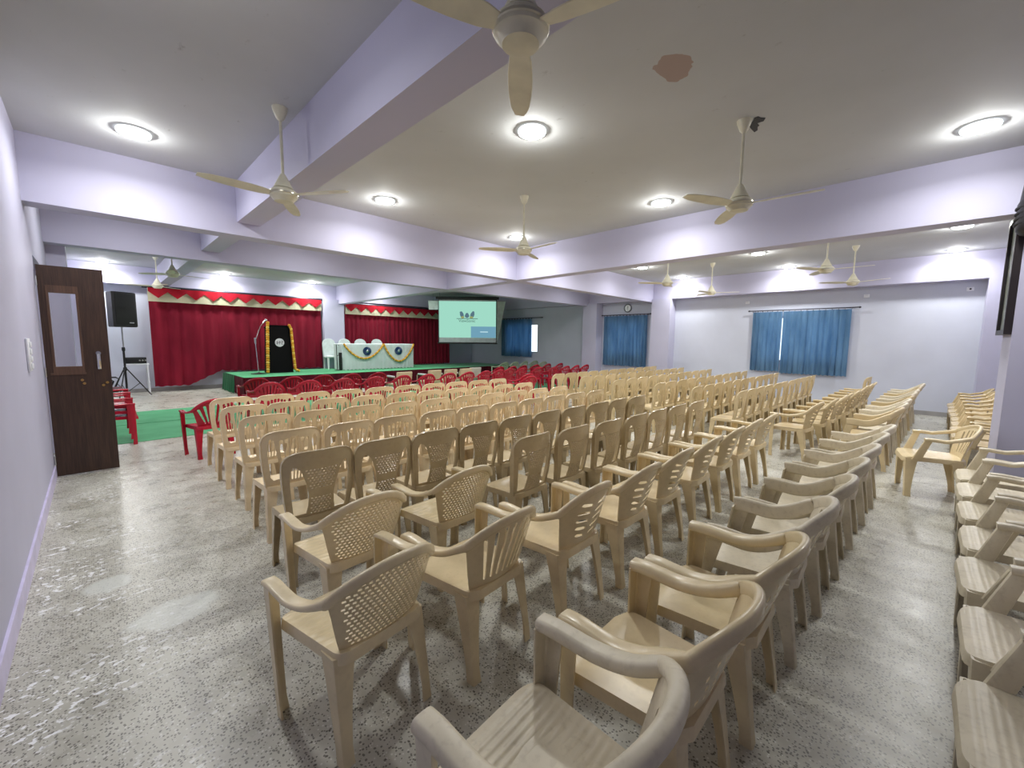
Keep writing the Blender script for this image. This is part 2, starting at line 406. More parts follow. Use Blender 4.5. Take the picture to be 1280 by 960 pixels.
# open door leaf, seen from its face
d = bpy.data.objects.new('door_1', None); COL.objects.link(d); d.location = (-.385, 6.86, 0)
d['kind'] = 'structure'; d['category'] = 'door'; d['label'] = 'open dark walnut door leaf with a glass pane'
DW = .515
lf = MB()
lf.box(0, .055, 0, .04, .012, 2.372); lf.box(.30, DW, 0, .04, .012, 2.372); lf.box(.055, .30, 0, .04, 2.16, 2.372); lf.box(.055, .30, 0, .04, .012, 1.19)
part('door_panel', lf, M['wood'], d, False)
bd = MB()
for x0, x1, z0, z1 in ((.055, .075, 1.19, 2.16), (.28, .30, 1.19, 2.16), (.075, .28, 2.08, 2.16), (.075, .28, 1.19, 1.26), (.03, .31, 1.165, 1.19)):
    bd.box(x0, x1, -.008, .048, z0, z1)
part('glazing_bead', bd, M['wood_trim'], d, False)
g = MB(); g.box(.075, .28, .018, .022, 1.26, 2.08); part('door_pane', g, M['door_glass'], d, False)
h = MB(); h.bbox(.405, .437, -.012, 0, 1.22, 1.43, .004); h.tube([(.421, -.012, 1.40), (.421, -.04, 1.40), (.421, -.045, 1.36), (.421, -.045, 1.27), (.421, -.04, 1.25), (.421, -.012, 1.25)], .009)
h.lathe([(.022, 0), (.022, .006), (0, .006)], (.421, -.014, 1.41), 14, 'y')
part('door_handle', h, M['chrome'], d)
for x, z in ((.27, 1.10), (.285, 1.06), (.44, 1.03), (.475, 1.06)):
    k = MB(); k.lathe([(.014, -.008), (.014, .002), (0, .002)], (x, 0, z), 12, 'y'); part('door_lock', k, M['brass'], d)
for z in (.2, 1.2, 2.2):
    k = MB(); k.tube([(-.004, -.006, z-.05), (-.004, -.006, z+.05)], .007, 8); part('hinge', k, M['steel'], d)

# ------------------------------------------------------------------ ceiling lamps
def lamp_disc(x, y, lab, k=1):
    t = thing('ceiling_light', lab, 'ceiling light', (x, y, ZC), 0, 'round ceiling lights')
    r = MB(); r.lathe([(.128, 0), (.132, -.012), (.128, -.026), (.118, -.028), (.118, 0)], n=32); part('rim', r, M['lamp_rim'], t)
    p = MB(); p.lathe([(.117, -.004), (.117, -.027), (.10, -.033), (.05, -.036), (0, -.0365)], n=32); part('diffuser', p, M['lamp'], t)
    for typ, e, z in (('AREA', LAMP_W*k*.62, -.045), ('POINT', LAMP_W*k*.36, -.07)):
        ld = bpy.data.lights.new('led_light', typ); ld.energy = e; ld.color = (1.0, 1.0, .965)
        if typ == 'AREA': ld.shape = 'DISK'; ld.size = .22; ld.spread = math.radians(160)
        else: ld.shadow_soft_size = .03
        lo = bpy.data.objects.new('led_light', ld); COL.objects.link(lo); lo.parent = t; lo.location = (0, 0, z)
    return t
LAMP_W = 33
LAMPS = [(.41, 5.55, 'round lit ceiling light nearest the left wall, in the near bay'), (3.04, 5.55, 'round lit ceiling light ahead of the left beam, before the cross beam'),
 (3.03, 2.75, 'large bright round ceiling light in the middle of the near ceiling'), (5.8, 5.62, 'round lit ceiling light behind the fan at the beam crossing'),
 (5.76, 2.75, 'round lit ceiling light left of the fan with the torn ceiling rose'), (5.74, -.24, 'oval-looking lit ceiling light at the upper right of the ceiling'),
 (10.2, -.36, 'round lit ceiling light nearest the picture frame, by the beam'), (12.6, -.4, 'round lit ceiling light above the far right corner'),
 (10.35, 2.66, 'round lit ceiling light in front of the big curtained window, beam side'), (12.6, 2.53, 'round lit ceiling light right above the big blue curtain'),
 (12.62, 5.25, 'round lit ceiling light by the column near the clock'), (.3, 15.3, 'round lit ceiling light above the loudspeaker on its stand', 1.3),
 (2.97, 15.3, 'round lit ceiling light above the left part of the maroon curtain', 1.3), (5.5, 15.25, 'round lit ceiling light above the right end of the first maroon curtain', 1.3),
 (7.95, 2.7, 'round ceiling light just past the long beam, middle row'), (7.95, 5.4, 'round ceiling light just past the long beam, by the cross beam'),
 (7.95, -.3, 'round ceiling light just past the long beam, by the right-hand wall'), (10.3, 5.35, 'round ceiling light in the window bay by the cross beam'),
 (.35, 2.7, 'round ceiling light over the walkway by the left wall', .4),
 (.3, 12.5, 'round ceiling light above the green carpet by the left wall', 1.3), (3.0, 12.4, 'round ceiling light above the podium front', 1.3),
 (5.5, 12.3, 'round ceiling light above the front of the stage', 1.9),
 (8.1, 12.4, 'round ceiling light past the long beam, above the stage front', 1.9), (8.1, 15.1, 'round ceiling light past the long beam, above the second maroon curtain', 1.0),
 (.45, 7.7, 'unseen round light added to brighten the short bay, nearest the open door', .6), (3.0, 7.7, 'unseen round light added to brighten the short bay, second from the open door', .6),  # all short-bay lamps are unseen, added to lift the dark beam face
 (5.7, 7.7, 'unseen round light added to brighten the short bay, just left of the long beam', .6), (8.6, 7.7, 'unseen round light added to brighten the short bay, just right of the long beam', .6), (11.3, 7.7, 'unseen round light added to brighten the short bay, nearest the wall clock', .6)]
for a in LAMPS: lamp_disc(*a)

# ------------------------------------------------------------------ ceiling fans
def fan_mesh():
    q = {}
    q['canopy'] = MB().lathe([(.062, 0), (.060, -.02), (.035, -.085), (.018, -.105), (0, -.105)], n=20).mesh('canopy', M['fan'])
    q['downrod'] = MB().tube([(0, 0, -.10), (0, 0, -.56)], .0125, 12).mesh('downrod', M['fan'])
    q['cone'] = MB().lathe([(.02, -.545), (.028, -.56), (.075, -.655), (.08, -.665), (0, -.668)], n=24).mesh('cone', M['fan'])
    q['motor'] = MB().lathe([(0.043, -.66), (0.086, -.672), (0.1101, -.695), (0.1135, -.715), (0.1075, -.738), (0.09288, -.748), (0.08944, -.757), (0.0774, -.768), (0.07568, -.775), (0.043, -.782), (0, -.783)], n=36).mesh('motor', M['fan'])
    q['ring'] = MB().lathe([(.112, -.705), (.117, -.71), (.117, -.72), (.112, -.724)], n=36).mesh('ring', M['fan_ring'])
    b = MB(); rings = []
    for i in range(9):
        t = i/8; r = .10+.52*t; wd = (.035 if i == 0 else .044+.018*math.sin(PI*min(1, t*1.05))) * (1 if i < 8 else .6); pit = math.radians(13)*(1-.4*t)
        rg = []
        for a, bb in rrect(wd*2, .006, 1, .5): rg.append((r, a*math.cos(pit)-bb*math.sin(pit), -.722+a*math.sin(pit)+bb*math.cos(pit)))
        rings.append(rg)
    b.loft(rings); q['blade'] = b.mesh('blade', M['fan'])
    return q
FQ = fan_mesh()
def fan(x, y, ang, lab):
    t = thing('ceiling_fan', lab, 'ceiling fan', (x, y, ZC), 0, 'ivory ceiling fans')
    for k in ('canopy', 'downrod', 'cone', 'motor'): link(k, FQ[k], t)
    link('ring', FQ['ring'], t)
    for i in range(3): link('blade', FQ['blade'], t, (0, 0, 0), ang+i*2*PI/3)
    return t
FANS = [(1.26, 4.07, 1.1, 'ivory ceiling fan hanging beside the shallow beam on the left'),
 (1.30, 1.25, .765, 'ivory ceiling fan hub cut by the top edge of the photo'),
 (4.19, 1.26, 2.7, 'ivory ceiling fan hung from the torn black-edged ceiling rose'),
 (4.27, 4.0, .42, 'ivory ceiling fan in front of the light at the beam crossing'),
 (8.6, 3.89, .3, 'small far ivory ceiling fan near the column and clock'), (10.9, 3.79, .9, 'thin far ivory ceiling fan left of the big window, against the wall'),
 (8.73, 1.21, .5, 'far ivory ceiling fan above the big blue curtain, under the beam'), (10.85, 1.05, .1, 'far ivory ceiling fan with bent rod right of the big curtain'),
 (1.2, 13.39, .7, 'ivory ceiling fan touching the left top of the first maroon curtain'), (1.2, 10.65, .35, 'ivory ceiling fan just right of the one touching the curtain, nearer the cross beam')]
for a in FANS: fan(*a)
# torn ceiling rose by one fan
tr = MB(); pts = []
for i in range(22):
    a = 2*PI*i/22; r = .085*(1+.5*math.sin(3*a+1)+.25*math.sin(7*a)); pts.append((4.29+r*1.3*math.cos(a), 1.22+r*.8*math.sin(a)))
tr.add([(x, y, ZC-.001) for x, y in pts]+[(x, y, ZC-.006) for x, y in pts], [tuple(range(22)), tuple(range(22, 44))[::-1]]+[(i, (i+1) % 22, 22+(i+1) % 22, 22+i) for i in range(22)])
trim(tr, M['dark_print'], 'torn dark plaster edge around a ceiling rose')

# ------------------------------------------------------------------ plastic chairs
def pip(x, y, poly):
    c = False; j = len(poly)-1
    for i in range(len(poly)):
        xi, yi = poly[i]; xj, yj = poly[j]
        if (yi > y) != (yj > y) and x < (xj-xi)*(y-yi)/(yj-yi)+xi: c = not c
        j = i
    return c
def holed(outline, holes, fmap, thick, step=.03, big=None):
    """flat outline with holes, triangulated, bent through fmap and given thickness"""
    vs = []; es = []
    def addp(poly):
        o = len(vs); vs.extend(Vector(p) for p in poly); n = len(poly)
        es.extend((o+i, o+(i+1) % n) for i in range(n))
    addp(outline)
    for h_ in holes: addp(h_)
    xs = [p[0] for p in outline]; ys_ = [p[1] for p in outline]
    boxes = [(min(p[0] for p in h_), max(p[0] for p in h_), min(p[1] for p in h_), max(p[1] for p in h_)) for h_ in holes]
    def inhole(x, y, mg=0):
        for h_, b_ in zip(holes, boxes):
            if b_[0]-mg <= x <= b_[1]+mg and b_[2]-mg <= y <= b_[3]+mg:
                if mg or pip(x, y, h_): return True
        return False
    y = min(ys_)+step/2
    while y < max(ys_):
        x = min(xs)+step/2
        while x < max(xs):
            if pip(x, y, outline) and not inhole(x, y): vs.append(Vector((x, y)))
            x += step
        y += step
    r = delaunay_2d_cdt(vs, es, [], 0, 1e-6)
    V, Fc = r[0], r[2]
    keep = []
    for fc in Fc:
        cx = sum(V[i].x for i in fc)/len(fc); cy = sum(V[i].y for i in fc)/len(fc)
        if pip(cx, cy, outline) and not inhole(cx, cy): keep.append(fc)
    bm = bmesh.new(); bv = [bm.verts.new(fmap(v.x, v.y)) for v in V]
    for fc in keep: bm.faces.new([bv[i] for i in fc])
    bmesh.ops.delete(bm, geom=[v for v in bm.verts if not v.link_faces], context='VERTS')
    bmesh.ops.recalc_face_normals(bm, faces=bm.faces[:])
    if bm.faces and bm.faces[:][0].normal.y > 0: bmesh.ops.reverse_faces(bm, faces=bm.faces[:])
    bmesh.ops.solidify(bm, geom=bm.faces[:], thickness=thick)
    return bm
def leg(top, bot, wt, wb, sx, sy, thick=.007, curve=0.0, n=7):
    rings = []
    for i in range(n):
        t = i/(n-1); e = (1-t)**1.6
        p = Vector(top)*(1-t)+Vector(bot)*t; p.x += sx*curve*math.sin(PI*t); p.y += sy*curve*math.sin(PI*t)
        w_ = wb+(wt-wb)*e
        if i == n-1: w_ += .006
        loc = [(.012, 0), (w_, 0), (w_, thick), (.014, thick), (thick, .014), (thick, w_), (0, w_), (0, .012), (.003, .003)]
        rings.append([(p.x-sx*a, p.y-sy*b_, p.z) for a, b_ in loc])
    return MB().loft(rings)
def seat_mb(hwf, hwr, yf, yr, z, ribs=0, skirt=.04, rf=.06, rr_=.05, nose=.018, dish=.012):
    m_ = MB(); ny = (ribs*4 if ribs else 16); nx = 14; g = []
    for j in range(ny+1):
        t = j/ny; y = yf+(yr-yf)*t; hw = hwf+(hwr-hwf)*t
        df = abs(yf-y); dr = abs(y-yr)
        if df < rf: hw -= rf-math.sqrt(max(0, rf*rf-(rf-df)**2))
        if dr < rr_: hw -= rr_-math.sqrt(max(0, rr_*rr_-(rr_-dr)**2))
        row = []
        for i in range(nx+1):
            u = -1+2*i/nx
            zz = z-dish*(1-u*u)*math.sin(PI*min(1, max(0, t)))-nose*max(0, 1-t/.18)**2+.006*t
            if ribs and .04 < t < .8 and abs(u) < .9: zz += (.0024 if ribs < 17 else .0007)*math.cos(2*PI*j/4)
            row.append((u*hw, y, zz))
        g.append(row)
    base = len(m_.v); m_.v += [p for r in g for p in r]
    k = nx+1
    for j in range(ny):
        for i in range(nx): m_.f.append((base+j*k+i, base+j*k+i+1, base+(j+1)*k+i+1, base+(j+1)*k+i))
    loop = [(0, i) for i in range(nx)]+[(j, nx) for j in range(ny)]+[(ny, i) for i in range(nx, 0, -1)]+[(j, 0) for j in range(ny, 0, -1)]
    o1 = len(m_.v); cy = (yf+yr)/2
    for j, i in loop:
        p = g[j][i]; m_.v.append((p[0]*1.015, cy+(p[1]-cy)*1.015, p[2]-.010))
    o2 = len(m_.v)
    for j, i in loop:
        p = g[j][i]; m_.v.append((p[0]*1.025, cy+(p[1]-cy)*1.025, p[2]-skirt))
    o3 = len(m_.v)
    for j, i in loop:
        p = g[j][i]; m_.v.append((p[0]*.99, cy+(p[1]-cy)*.99, p[2]-skirt))
    o4 = len(m_.v)
    for j, i in loop:
        p = g[j][i]; m_.v.append((p[0]*.985, cy+(p[1]-cy)*.985, p[2]-.008))
    L = len(loop)
    for q in range(L):
        r_ = (q+1) % L; a = base+loop[q][0]*k+loop[q][1]; b_ = base+loop[r_][0]*k+loop[r_][1]
        m_.f += [(a, b_, o1+r_, o1+q), (o1+q, o1+r_, o2+r_, o2+q), (o2+q, o2+r_, o3+r_, o3+q), (o3+q, o3+r_, o4+r_, o4+q)]
    m_.f.append(tuple(o4+q for q in range(L)))
    m_.mi += [0]*(len(m_.f)-len(m_.mi))
    return m_
def slot(x0, t0, x1, t1, w0, w1, n=5):
    """a rounded slot leaning from (x0,t0) to (x1,t1), w0/w1 wide"""
    out = []
    ax, ay = x1-x0, t1-t0; L = math.hypot(ax, ay); ax /= L; ay /= L; nx_, ny_ = ay, -ax
    for i in range(n+1):
        a = -PI/2+PI*i/n
        out.append((x1+nx_*w1/2*math.cos(a+PI/2)*1+ax*w1/2*max(0, math.sin(a+PI/2)), t1+ny_*w1/2*math.cos(a+PI/2)+ay*w1/2*max(0, math.sin(a+PI/2))))
    for i in range(n+1):
        a = PI*i/n
        out.append((x0-nx_*w0/2*math.cos(a)-ax*w0/2*math.sin(a), t0-ny_*w0/2*math.cos(a)-ay*w0/2*math.sin(a)))
    return out
def weave(fin, x0, x1, t0, t1, px, pt, hw, ht):
    hs = []; j = 0; t = t0
    while t <= t1:
        x = x0+(px/2 if j % 2 else 0)
        while x <= x1:
            if fin(x, t): hs.append([(x-hw, t-ht), (x+hw, t-ht*.7), (x+hw, t+ht), (x-hw, t+ht*.7)])
            x += px
        t += pt; j += 1
    return hs

def armless_parts(style):
    Z0 = .425; H = .46
    def fmap(x, t):
        q = t/H
        return Vector((x, -.172-.080*q-.014*math.sin(PI*max(0, min(1, q)))+(.55+.9*q)*x*x, Z0+t))
    hw = lambda t: .191+.032*math.sin(PI*.5*min(1, max(0, t/.34)))
    out = []
    ts = [-.035+.385*i/13 for i in range(14)]
    right = [(hw(t), t) for t in ts]
    top = []
    for i in range(1, 15):
        a = PI/2*i/14
        top.append((.223*math.cos(a)**(2/4.2), .35+.11*math.sin(a)**(2/2.6)))
    top[-1] = (0, .46)
    half = right+top
    outline = half+[(-x, t) for x, t in half[::-1] if x > 1e-6]
    holes = []
    if style == 'slat':
        def vb(k, q): return k*(.090+.056*q**1.4)       # vase edge
        side = [(.164, .085), (.178, .17), (.186, .27), (.184, .36), (.168, .405)]
        inner = [(vb(1, .92)+.004, .392), (vb(1, .72)+.004, .30), (vb(1, .5)+.004, .22), (vb(1, .25)+.004, .12), (vb(1, .12)+.006, .07), (.145, .062)]
        h_ = side+inner; holes.append(h_); holes.append([(-x, t) for x, t in h_[::-1]])
        for k in (-.7, -.42, -.14, .14, .42, .7):
            holes.append(slot(vb(k, .1)*.94, .052, vb(k, .92)*.98, .402-.035*abs(k), .014, .031))
    elif style == 'weave':
        ed = lambda t: .078+.062*max(0, (t-.16)/.22)**1.5+.014*max(0, (.12-t)/.12)
        side = [(.164, .035), (.178, .16), (.186, .27), (.183, .335), (.170, .368), (.146, .362)]
        inner = [(ed(.335)+.002, .335), (ed(.29)+.002, .29), (ed(.23), .23), (ed(.16), .16), (ed(.09), .09), (ed(.05)+.004, .04)]
        h_ = side+inner; holes.append(h_); holes.append([(-x, t) for x, t in h_[::-1]])
        fin = lambda x, t: abs(x) < ed(t)-.018 and (t < .15 or t > .20)
        holes += weave(fin, -.13, .13, .035, .345, .0235, .0178, .0062, .0048)
    else:
        ed = lambda t: .074+.056*max(0, (t-.16)/.22)**1.5+.012*max(0, (.12-t)/.12)
        side = [(.164, .045), (.178, .16), (.186, .27), (.183, .335), (.170, .368), (.142, .362)]
        inner = [(ed(.335)+.002, .335), (ed(.29), .29), (ed(.23), .23), (ed(.16), .16), (ed(.09), .09), (ed(.05)+.004, .05)]
        h_ = side+inner; holes.append(h_); holes.append([(-x, t) for x, t in h_[::-1]])
        for k in (-.5, 0, .5): holes.append(slot(.07*k, .06, .1*k, .33, .007, .010))
    out.append(('backrest', MB().bm(holed(outline, holes, fmap, .009))))
    m_ = MB()
    path = [fmap(x, t) for x, t in half]+[fmap(-x, t) for x, t in half[::-1][1:]]
    k = len(path)
    for i, p in enumerate(path):
        d_ = Vector((p.x, 0, p.z-Z0-.22)); d_.normalize(); fwd = Vector((0, 1, .12))
        dep = .036-.022*max(0, min(1, (p.z-Z0-.30)/.12)) if i not in (0, k-1) else .02
        m_.v += [tuple(p-d_*.001-fwd*.003), tuple(p+d_*.006-fwd*.003), tuple(p+d_*.006+fwd*dep), tuple(p-d_*.001+fwd*dep)]
    for i in range(k-1):
        for q in range(4): m_.f.append((i*4+q, i*4+(q+1) % 4, (i+1)*4+(q+1) % 4, (i+1)*4+q))
    m_.f += [(0, 1, 2, 3), tuple((k-1)*4+q for q in (3, 2, 1, 0))]
    m_.mi += [0]*len(m_.f)
    out.append(('rim', m_, 'backrest'))
    out.append(('seat', seat_mb(.208, .192, .205, -.190, .438)))
    for s in (-1, 1):
        out.append(('leg', leg((s*.205, .195, .425), (s*.219, .21, 0), .085, .042, s, 1)))
        out.append(('leg', leg((s*.198, -.178, .425), (s*.212, -.205, 0), .085, .040, s, -1)))
    return out

def arm_parts(style, P_):
    """P_: pk peak height, ah arm height, aw/at arm section, bw/bt back rail section, post_y, ribs, drop"""
    pk, ah = P_['pk'], P_['ah']; drop = P_.get('drop', .115)
    Zs = .42
    zr = lambda s: pk-drop*(abs(s)/.235)**P_.get('pw', 2.2)
    def fmap(s, z):
        q = (z-.42)/.35
        return Vector((s*(1+.10*q), -.205-.115*q+(1.0+.5*q)*s*s, z))
    out = []
    S1 = .225
    bot = [(s, .40) for s in (.17, .10, .03, -.03, -.10, -.17)]
    left = [(-.188, .47), (-.202, .54), (-.212, .60)]
    tops = [(-S1+2*S1*i/16, zr(-S1+2*S1*i/16)-.004) for i in range(17)]
    right = [(.212, .60), (.202, .54), (.188, .47)]
    outline = [(x, z) for x, z in bot+left+tops+right]
    holes = []
    if style == 'weave':
        e = lambda z: .148+.045*(z-.44)/.25
        fin = lambda x, z: abs(x) < e(z) and z < zr(x)-.035
        holes = weave(fin, -.20, .20, .445, .76, .0225, .0178, .0066, .0056)
    elif style == 'vslot':
        for k in (-3, -2, -1, 0, 1, 2, 3):
            x0, x1 = k*.037, k*.049
            holes.append(slot(x0, .475, x1, zr(x1)-.055, .013, .019))
    elif style == 'hslot':
        for z, a in ((.485, .085), (.535, .10), (.585, .11), (.635, .115), (.685, .10)):
            for s in (-1, 1):
                holes.append([(s*.022, z+.004), (s*.022, z-.004), (s*a, z-.007+.012), (s*(a+.012), z+.016), (s*a, z+.026), (s*.03, z+.012)][::s])
    elif style == 'fan':
        for k in range(-3, 4):
            x0, x1 = k*.034, k*.056
            holes.append(slot(x0, .47, x1, zr(x1)-.058, .012, .027))
    elif style == 'diamond':
        for j in range(4):
            for k in range(-3, 4):
                x = k*.042+(.021 if j % 2 else 0); z = .50+j*.05
                if abs(x) < .15 and z+.02 < zr(x)-.04: holes.append([(x-.007, z), (x, z-.018), (x+.007, z), (x, z+.018)])
    out.append(('backrest', MB().bm(holed(outline, holes, fmap, .008))))
    m_ = MB()
    path = [fmap(-S1+2*S1*i/18, zr(-S1+2*S1*i/18)) for i in range(19)]
    bw, bt = P_['bw'], P_['bt']
    m_.sweep(path, lambda i, t: rrect(bw, bt, 3, .4))
    out.append(('top_rail', m_, 'backrest'))
    aw, at = P_['aw'], P_['at']; py = P_['post_y']; fx = P_.get('fx', .275)
    for s in (-1, 1):
        e = fmap(s*S1, zr(S1)); e2 = fmap(s*(S1-.03), zr(S1-.03))
        pts = [(s*fx, py+.034, ah-.004), (s*(fx+.001), py-.02, ah), (s*(fx+.003), py-.085, ah-.003), (s*(fx+.004), (py-.17)/2, ah-.005), (s*(fx-.002), -.085, ah+(e.z-ah)*.15), (s*(fx-.012), -.15, ah+(e.z-ah)*.5), tuple(e*.75+Vector((s*(fx-.012), -.15, ah+(e.z-ah)*.5))*.25), tuple(e), tuple(e2)]
        # smooth path
        sp = []
        V_ = [Vector(p) for p in pts]
        for i in range(len(V_)-1):
            p0, p1, p2, p3 = V_[max(i-1, 0)], V_[i], V_[i+1], V_[min(i+2, len(V_)-1)]
            for k in range(4):
                t = k/4; sp.append(.5*((2*p1)+(p2-p0)*t+(2*p0-5*p1+4*p2-p3)*t*t+(3*p1-p0-3*p2+p3)*t**3))
        sp.append(V_[-1]); N = len(sp)
        def sec(i, t, s=s):
            b_ = max(0, min(1, (t-.45)/.5)); b_ = b_*b_*(3-2*b_)
            return rrect(aw+(bw-aw)*b_, at+(bt-at)*b_, 3, .4)
        out.append(('armrest', MB().sweep(sp, sec)))
    yf = P_.get('yf', .235)
    out.append(('seat', seat_mb(P_.get('hwf', .232), .195, yf, -.215, .428, P_['ribs'], .045, .07, .05)))
    for s in (-1, 1):
        if py > .14:
            out.append(('leg', leg((s*(fx+aw/2-.004), py+.032, ah-.006), (s*min(.262, fx+.004), P_.get('fy', .205), 0), P_.get('lw', .058), .045, s, 1, .008, 0, 9)))
        else:
            out.append(('leg', leg((s*.238, yf-.012, .415), (s*.262, .235, 0), .10, .05, s, 1, .008)))
            pm = MB(); rg = []
            for i in range(5):
                t = i/4; z = .40+(ah-.405)*t; y = py+.075-.075*t; x = .236+(fx-.238)*t
                rg.append([(s*(x+p_), y+q_, z) for p_, q_ in rrect(.03, .075-.015*t, 2, .4)])
            pm.loft(rg); out.append(('arm_post', pm))
        out.append(('leg', leg((s*.212, -.19, .415), (s*.215, -.245, 0), .09, .042, s, -1, .008)))
    return out

def bake(key, parts, ang=40):
    return [(p_[0], p_[1].mesh(key+'_'+p_[0], None, True, ang), p_[2] if len(p_) > 2 else None) for p_ in parts]
ARM = dict(pk=.775, ah=.61, aw=.058, at=.022, bw=.030, bt=.042, post_y=.175, fx=.264, ribs=0)
KIND = {
 'slat': bake('slat_chair', armless_parts('slat')), 'weave': bake('weave_chair', armless_parts('weave')), 'splat': bake('splat_chair', armless_parts('splat')),
 'n_arm': bake('woven_armchair', arm_parts('weave', dict(ARM, ribs=11))),
 'v_arm': bake('slotted_armchair', arm_parts('vslot', dict(ARM, pk=.79, aw=.06, at=.03, fx=.262))),
 'h_arm': bake('louvred_armchair', arm_parts('hslot', dict(ARM, pk=.80, drop=.14, aw=.058, at=.036, fx=.255))),
 'roll': bake('roll_armchair', arm_parts('diamond', dict(ARM, pk=.79, drop=.085, pw=2.6, aw=.072, at=.045, bw=.032, bt=.055, ah=.635, post_y=.17, fx=.25, ribs=0, lw=.075))),
 'roll_rib': bake('ribbed_armchair', arm_parts('diamond', dict(ARM, pk=.79, drop=.085, pw=2.6, aw=.07, at=.045, bw=.05, bt=.045, ah=.635, post_y=.17, fx=.25, ribs=16, lw=.075))),
 'band': bake('band_armchair', arm_parts('vslot', dict(ARM, pk=.785, drop=.085, pw=2.6, aw=.034, at=.085, bw=.036, bt=.07, ah=.60, post_y=.15, fx=.262, ribs=0, lw=.085, fy=.275))),
 'wall': bake('wallside_armchair', arm_parts('vslot', dict(ARM, pk=.77, drop=.10, aw=.055, at=.034, ah=.63, post_y=.09, fx=.262, ribs=20, yf=.262, hwf=.235))),
 'fan': bake('fan_back_armchair', arm_parts('fan', dict(ARM, pk=.785, drop=.15, aw=.05, at=.026, ah=.615))),
}
def chair(kind, pal, x, y, rz, label, group, z=0, name='plastic_chair', v=None, cat='chair'):
    t = thing(name, label, cat, (x, y, z), rz, group)
    mt = PL[pal][random.choice((0, 0, 1, 2)) if v is None else v]
    made = {}
    for n, me, pn in KIND[kind]:
        if not me.materials: me.materials.append(mt)
        o = link(n, me, made[pn] if pn else t); made[n] = o
        o.material_slots[0].link = 'OBJECT'; o.material_slots[0].material = mt
    return t
ORD = ['first', 'second', 'third', 'fourth', 'fifth', 'sixth', 'seventh', 'eighth', 'ninth', 'tenth', 'eleventh', 'twelfth', 'thirteenth', 'fourteenth', 'fifteenth', 'sixteenth', 'seventeenth', 'eighteenth']
J = lambda a: random.uniform(-a, a)

# armless rows of the left block; (x0, y_left, x1, y_right) of the top of the backs
def row(kind, pal, n, x0, y0, x1, y1, what, grp, bow=0):
    for i in range(n):
        t = i/(n-1)
        chair(kind, pal, .9167*(x0+(x1-x0)*t)+J(.012), .9167*(y0+(y1-y0)*t+bow*math.sin(PI*t))+.235+J(.012), J(.035), what % ORD[i], grp, name='armless_chair')
row('slat', 'cream', 10, 1.17, 3.79, 5.70, 3.63, 'beige slat-back chair, %s from left, in the row before the brown woven-back chairs', 'first slat-back row from the rear')
row('slat', 'cream', 10, 1.21, 4.68, 5.70, 4.38, 'beige slat-back chair, %s from left, second slat-back row from the rear', 'second slat-back row from the rear')
row('slat', 'cream', 10, 1.19, 5.54, 5.67, 5.20, 'beige slat-back chair, %s from left, third slat-back row from the rear', 'third slat-back row from the rear')
row('slat', 'cream', 10, 1.24, 6.36, 5.85, 6.10, 'beige slat-back chair, %s from left, in the row behind the red chairs', 'slat-back row behind the red chairs')
row('weave', 'brown', 10, 1.08, 2.95, 5.58, 2.84, 'brown woven-back armless chair, %s from left in the long row of ten', 'long row of woven-back chairs')
row('weave', 'brown', 7, 2.58, 2.21, 5.72, 2.05, 'brown woven-back armless chair, %s from left in the short row of seven', 'short row of woven-back chairs', -.03)
# window-side block
RB = [(11, 7.58, 2.00, 12.70, 1.80, 'rearmost'), (11, 7.72, 2.76, 12.85, 2.62, 'second'), (11, 7.75, 3.50, 13.0, 3.44, 'third'), (11, 7.75, 4.38, 13.0, 4.40, 'fourth'), (11, 7.85, 5.25, 13.0, 5.25, 'fifth'), (11, 7.95, 6.15, 13.0, 6.16, 'foremost')]
for k, (n, x0, y0, x1, y1, nm) in enumerate(RB):
    row('splat', 'tan', n, x0, y0, x1, y1, 'tan splat-back chair, %s from the aisle in the ' + nm + ' row of the window-side block', nm + ' row of the window-side block')

# woven, slotted and louvred armchairs nearest the camera
chair('n_arm', 'honey', .73, 1.66, math.radians(7), 'nearest woven-back armchair with ribbed seat, at the open floor by the left wall', 'woven-back armchairs', name='plastic_armchair', v=0)
chair('n_arm', 'honey', .97, 2.29, math.radians(3), 'middle woven-back armchair, before the first brown chair of the long row', 'woven-back armchairs', name='plastic_armchair', v=2)
chair('n_arm', 'honey', 1.66, 2.29, math.radians(2), 'farther woven-back armchair, right of the other two', 'woven-back armchairs', name='plastic_armchair', v=1)
chair('v_arm', 'sand', 1.33, 1.60, math.radians(4), 'beige armchair with tall upright slots in its back, right of the nearest woven one', 'louvred armchair row', name='plastic_armchair', v=0)
HX = [1.94, 2.52, 3.08, 3.68, 4.28, 4.86, 5.42]
for i, x in enumerate(HX):
    chair('h_arm', 'sand', x, 1.50-.012*i-(.0 if i else -.03)+J(.01), J(.03), 'beige louvred-back armchair, %s from the upright-slotted one along the short row' % ORD[i], 'louvred armchair row', name='plastic_armchair')
H2 = [(7.0, 1.20), (7.6, 1.11), (8.12, 1.06), (8.66, 1.04), (9.2, .99), (9.82, .97), (10.45, .96), (11.0, .93), (11.55, .90)]
for i, (x, y) in enumerate(H2):
    chair('h_arm', 'tan', x, y, J(.03) - (.12 if i == 0 else 0), 'beige louvred-back armchair, %s past the cross aisle in that far row' % ORD[i], 'louvred armchairs past the aisle', name='plastic_armchair')
chair('splat', 'tan', 12.15, .93, -.1, 'armless tan chair ending the far louvred armchair row', None, name='armless_chair')

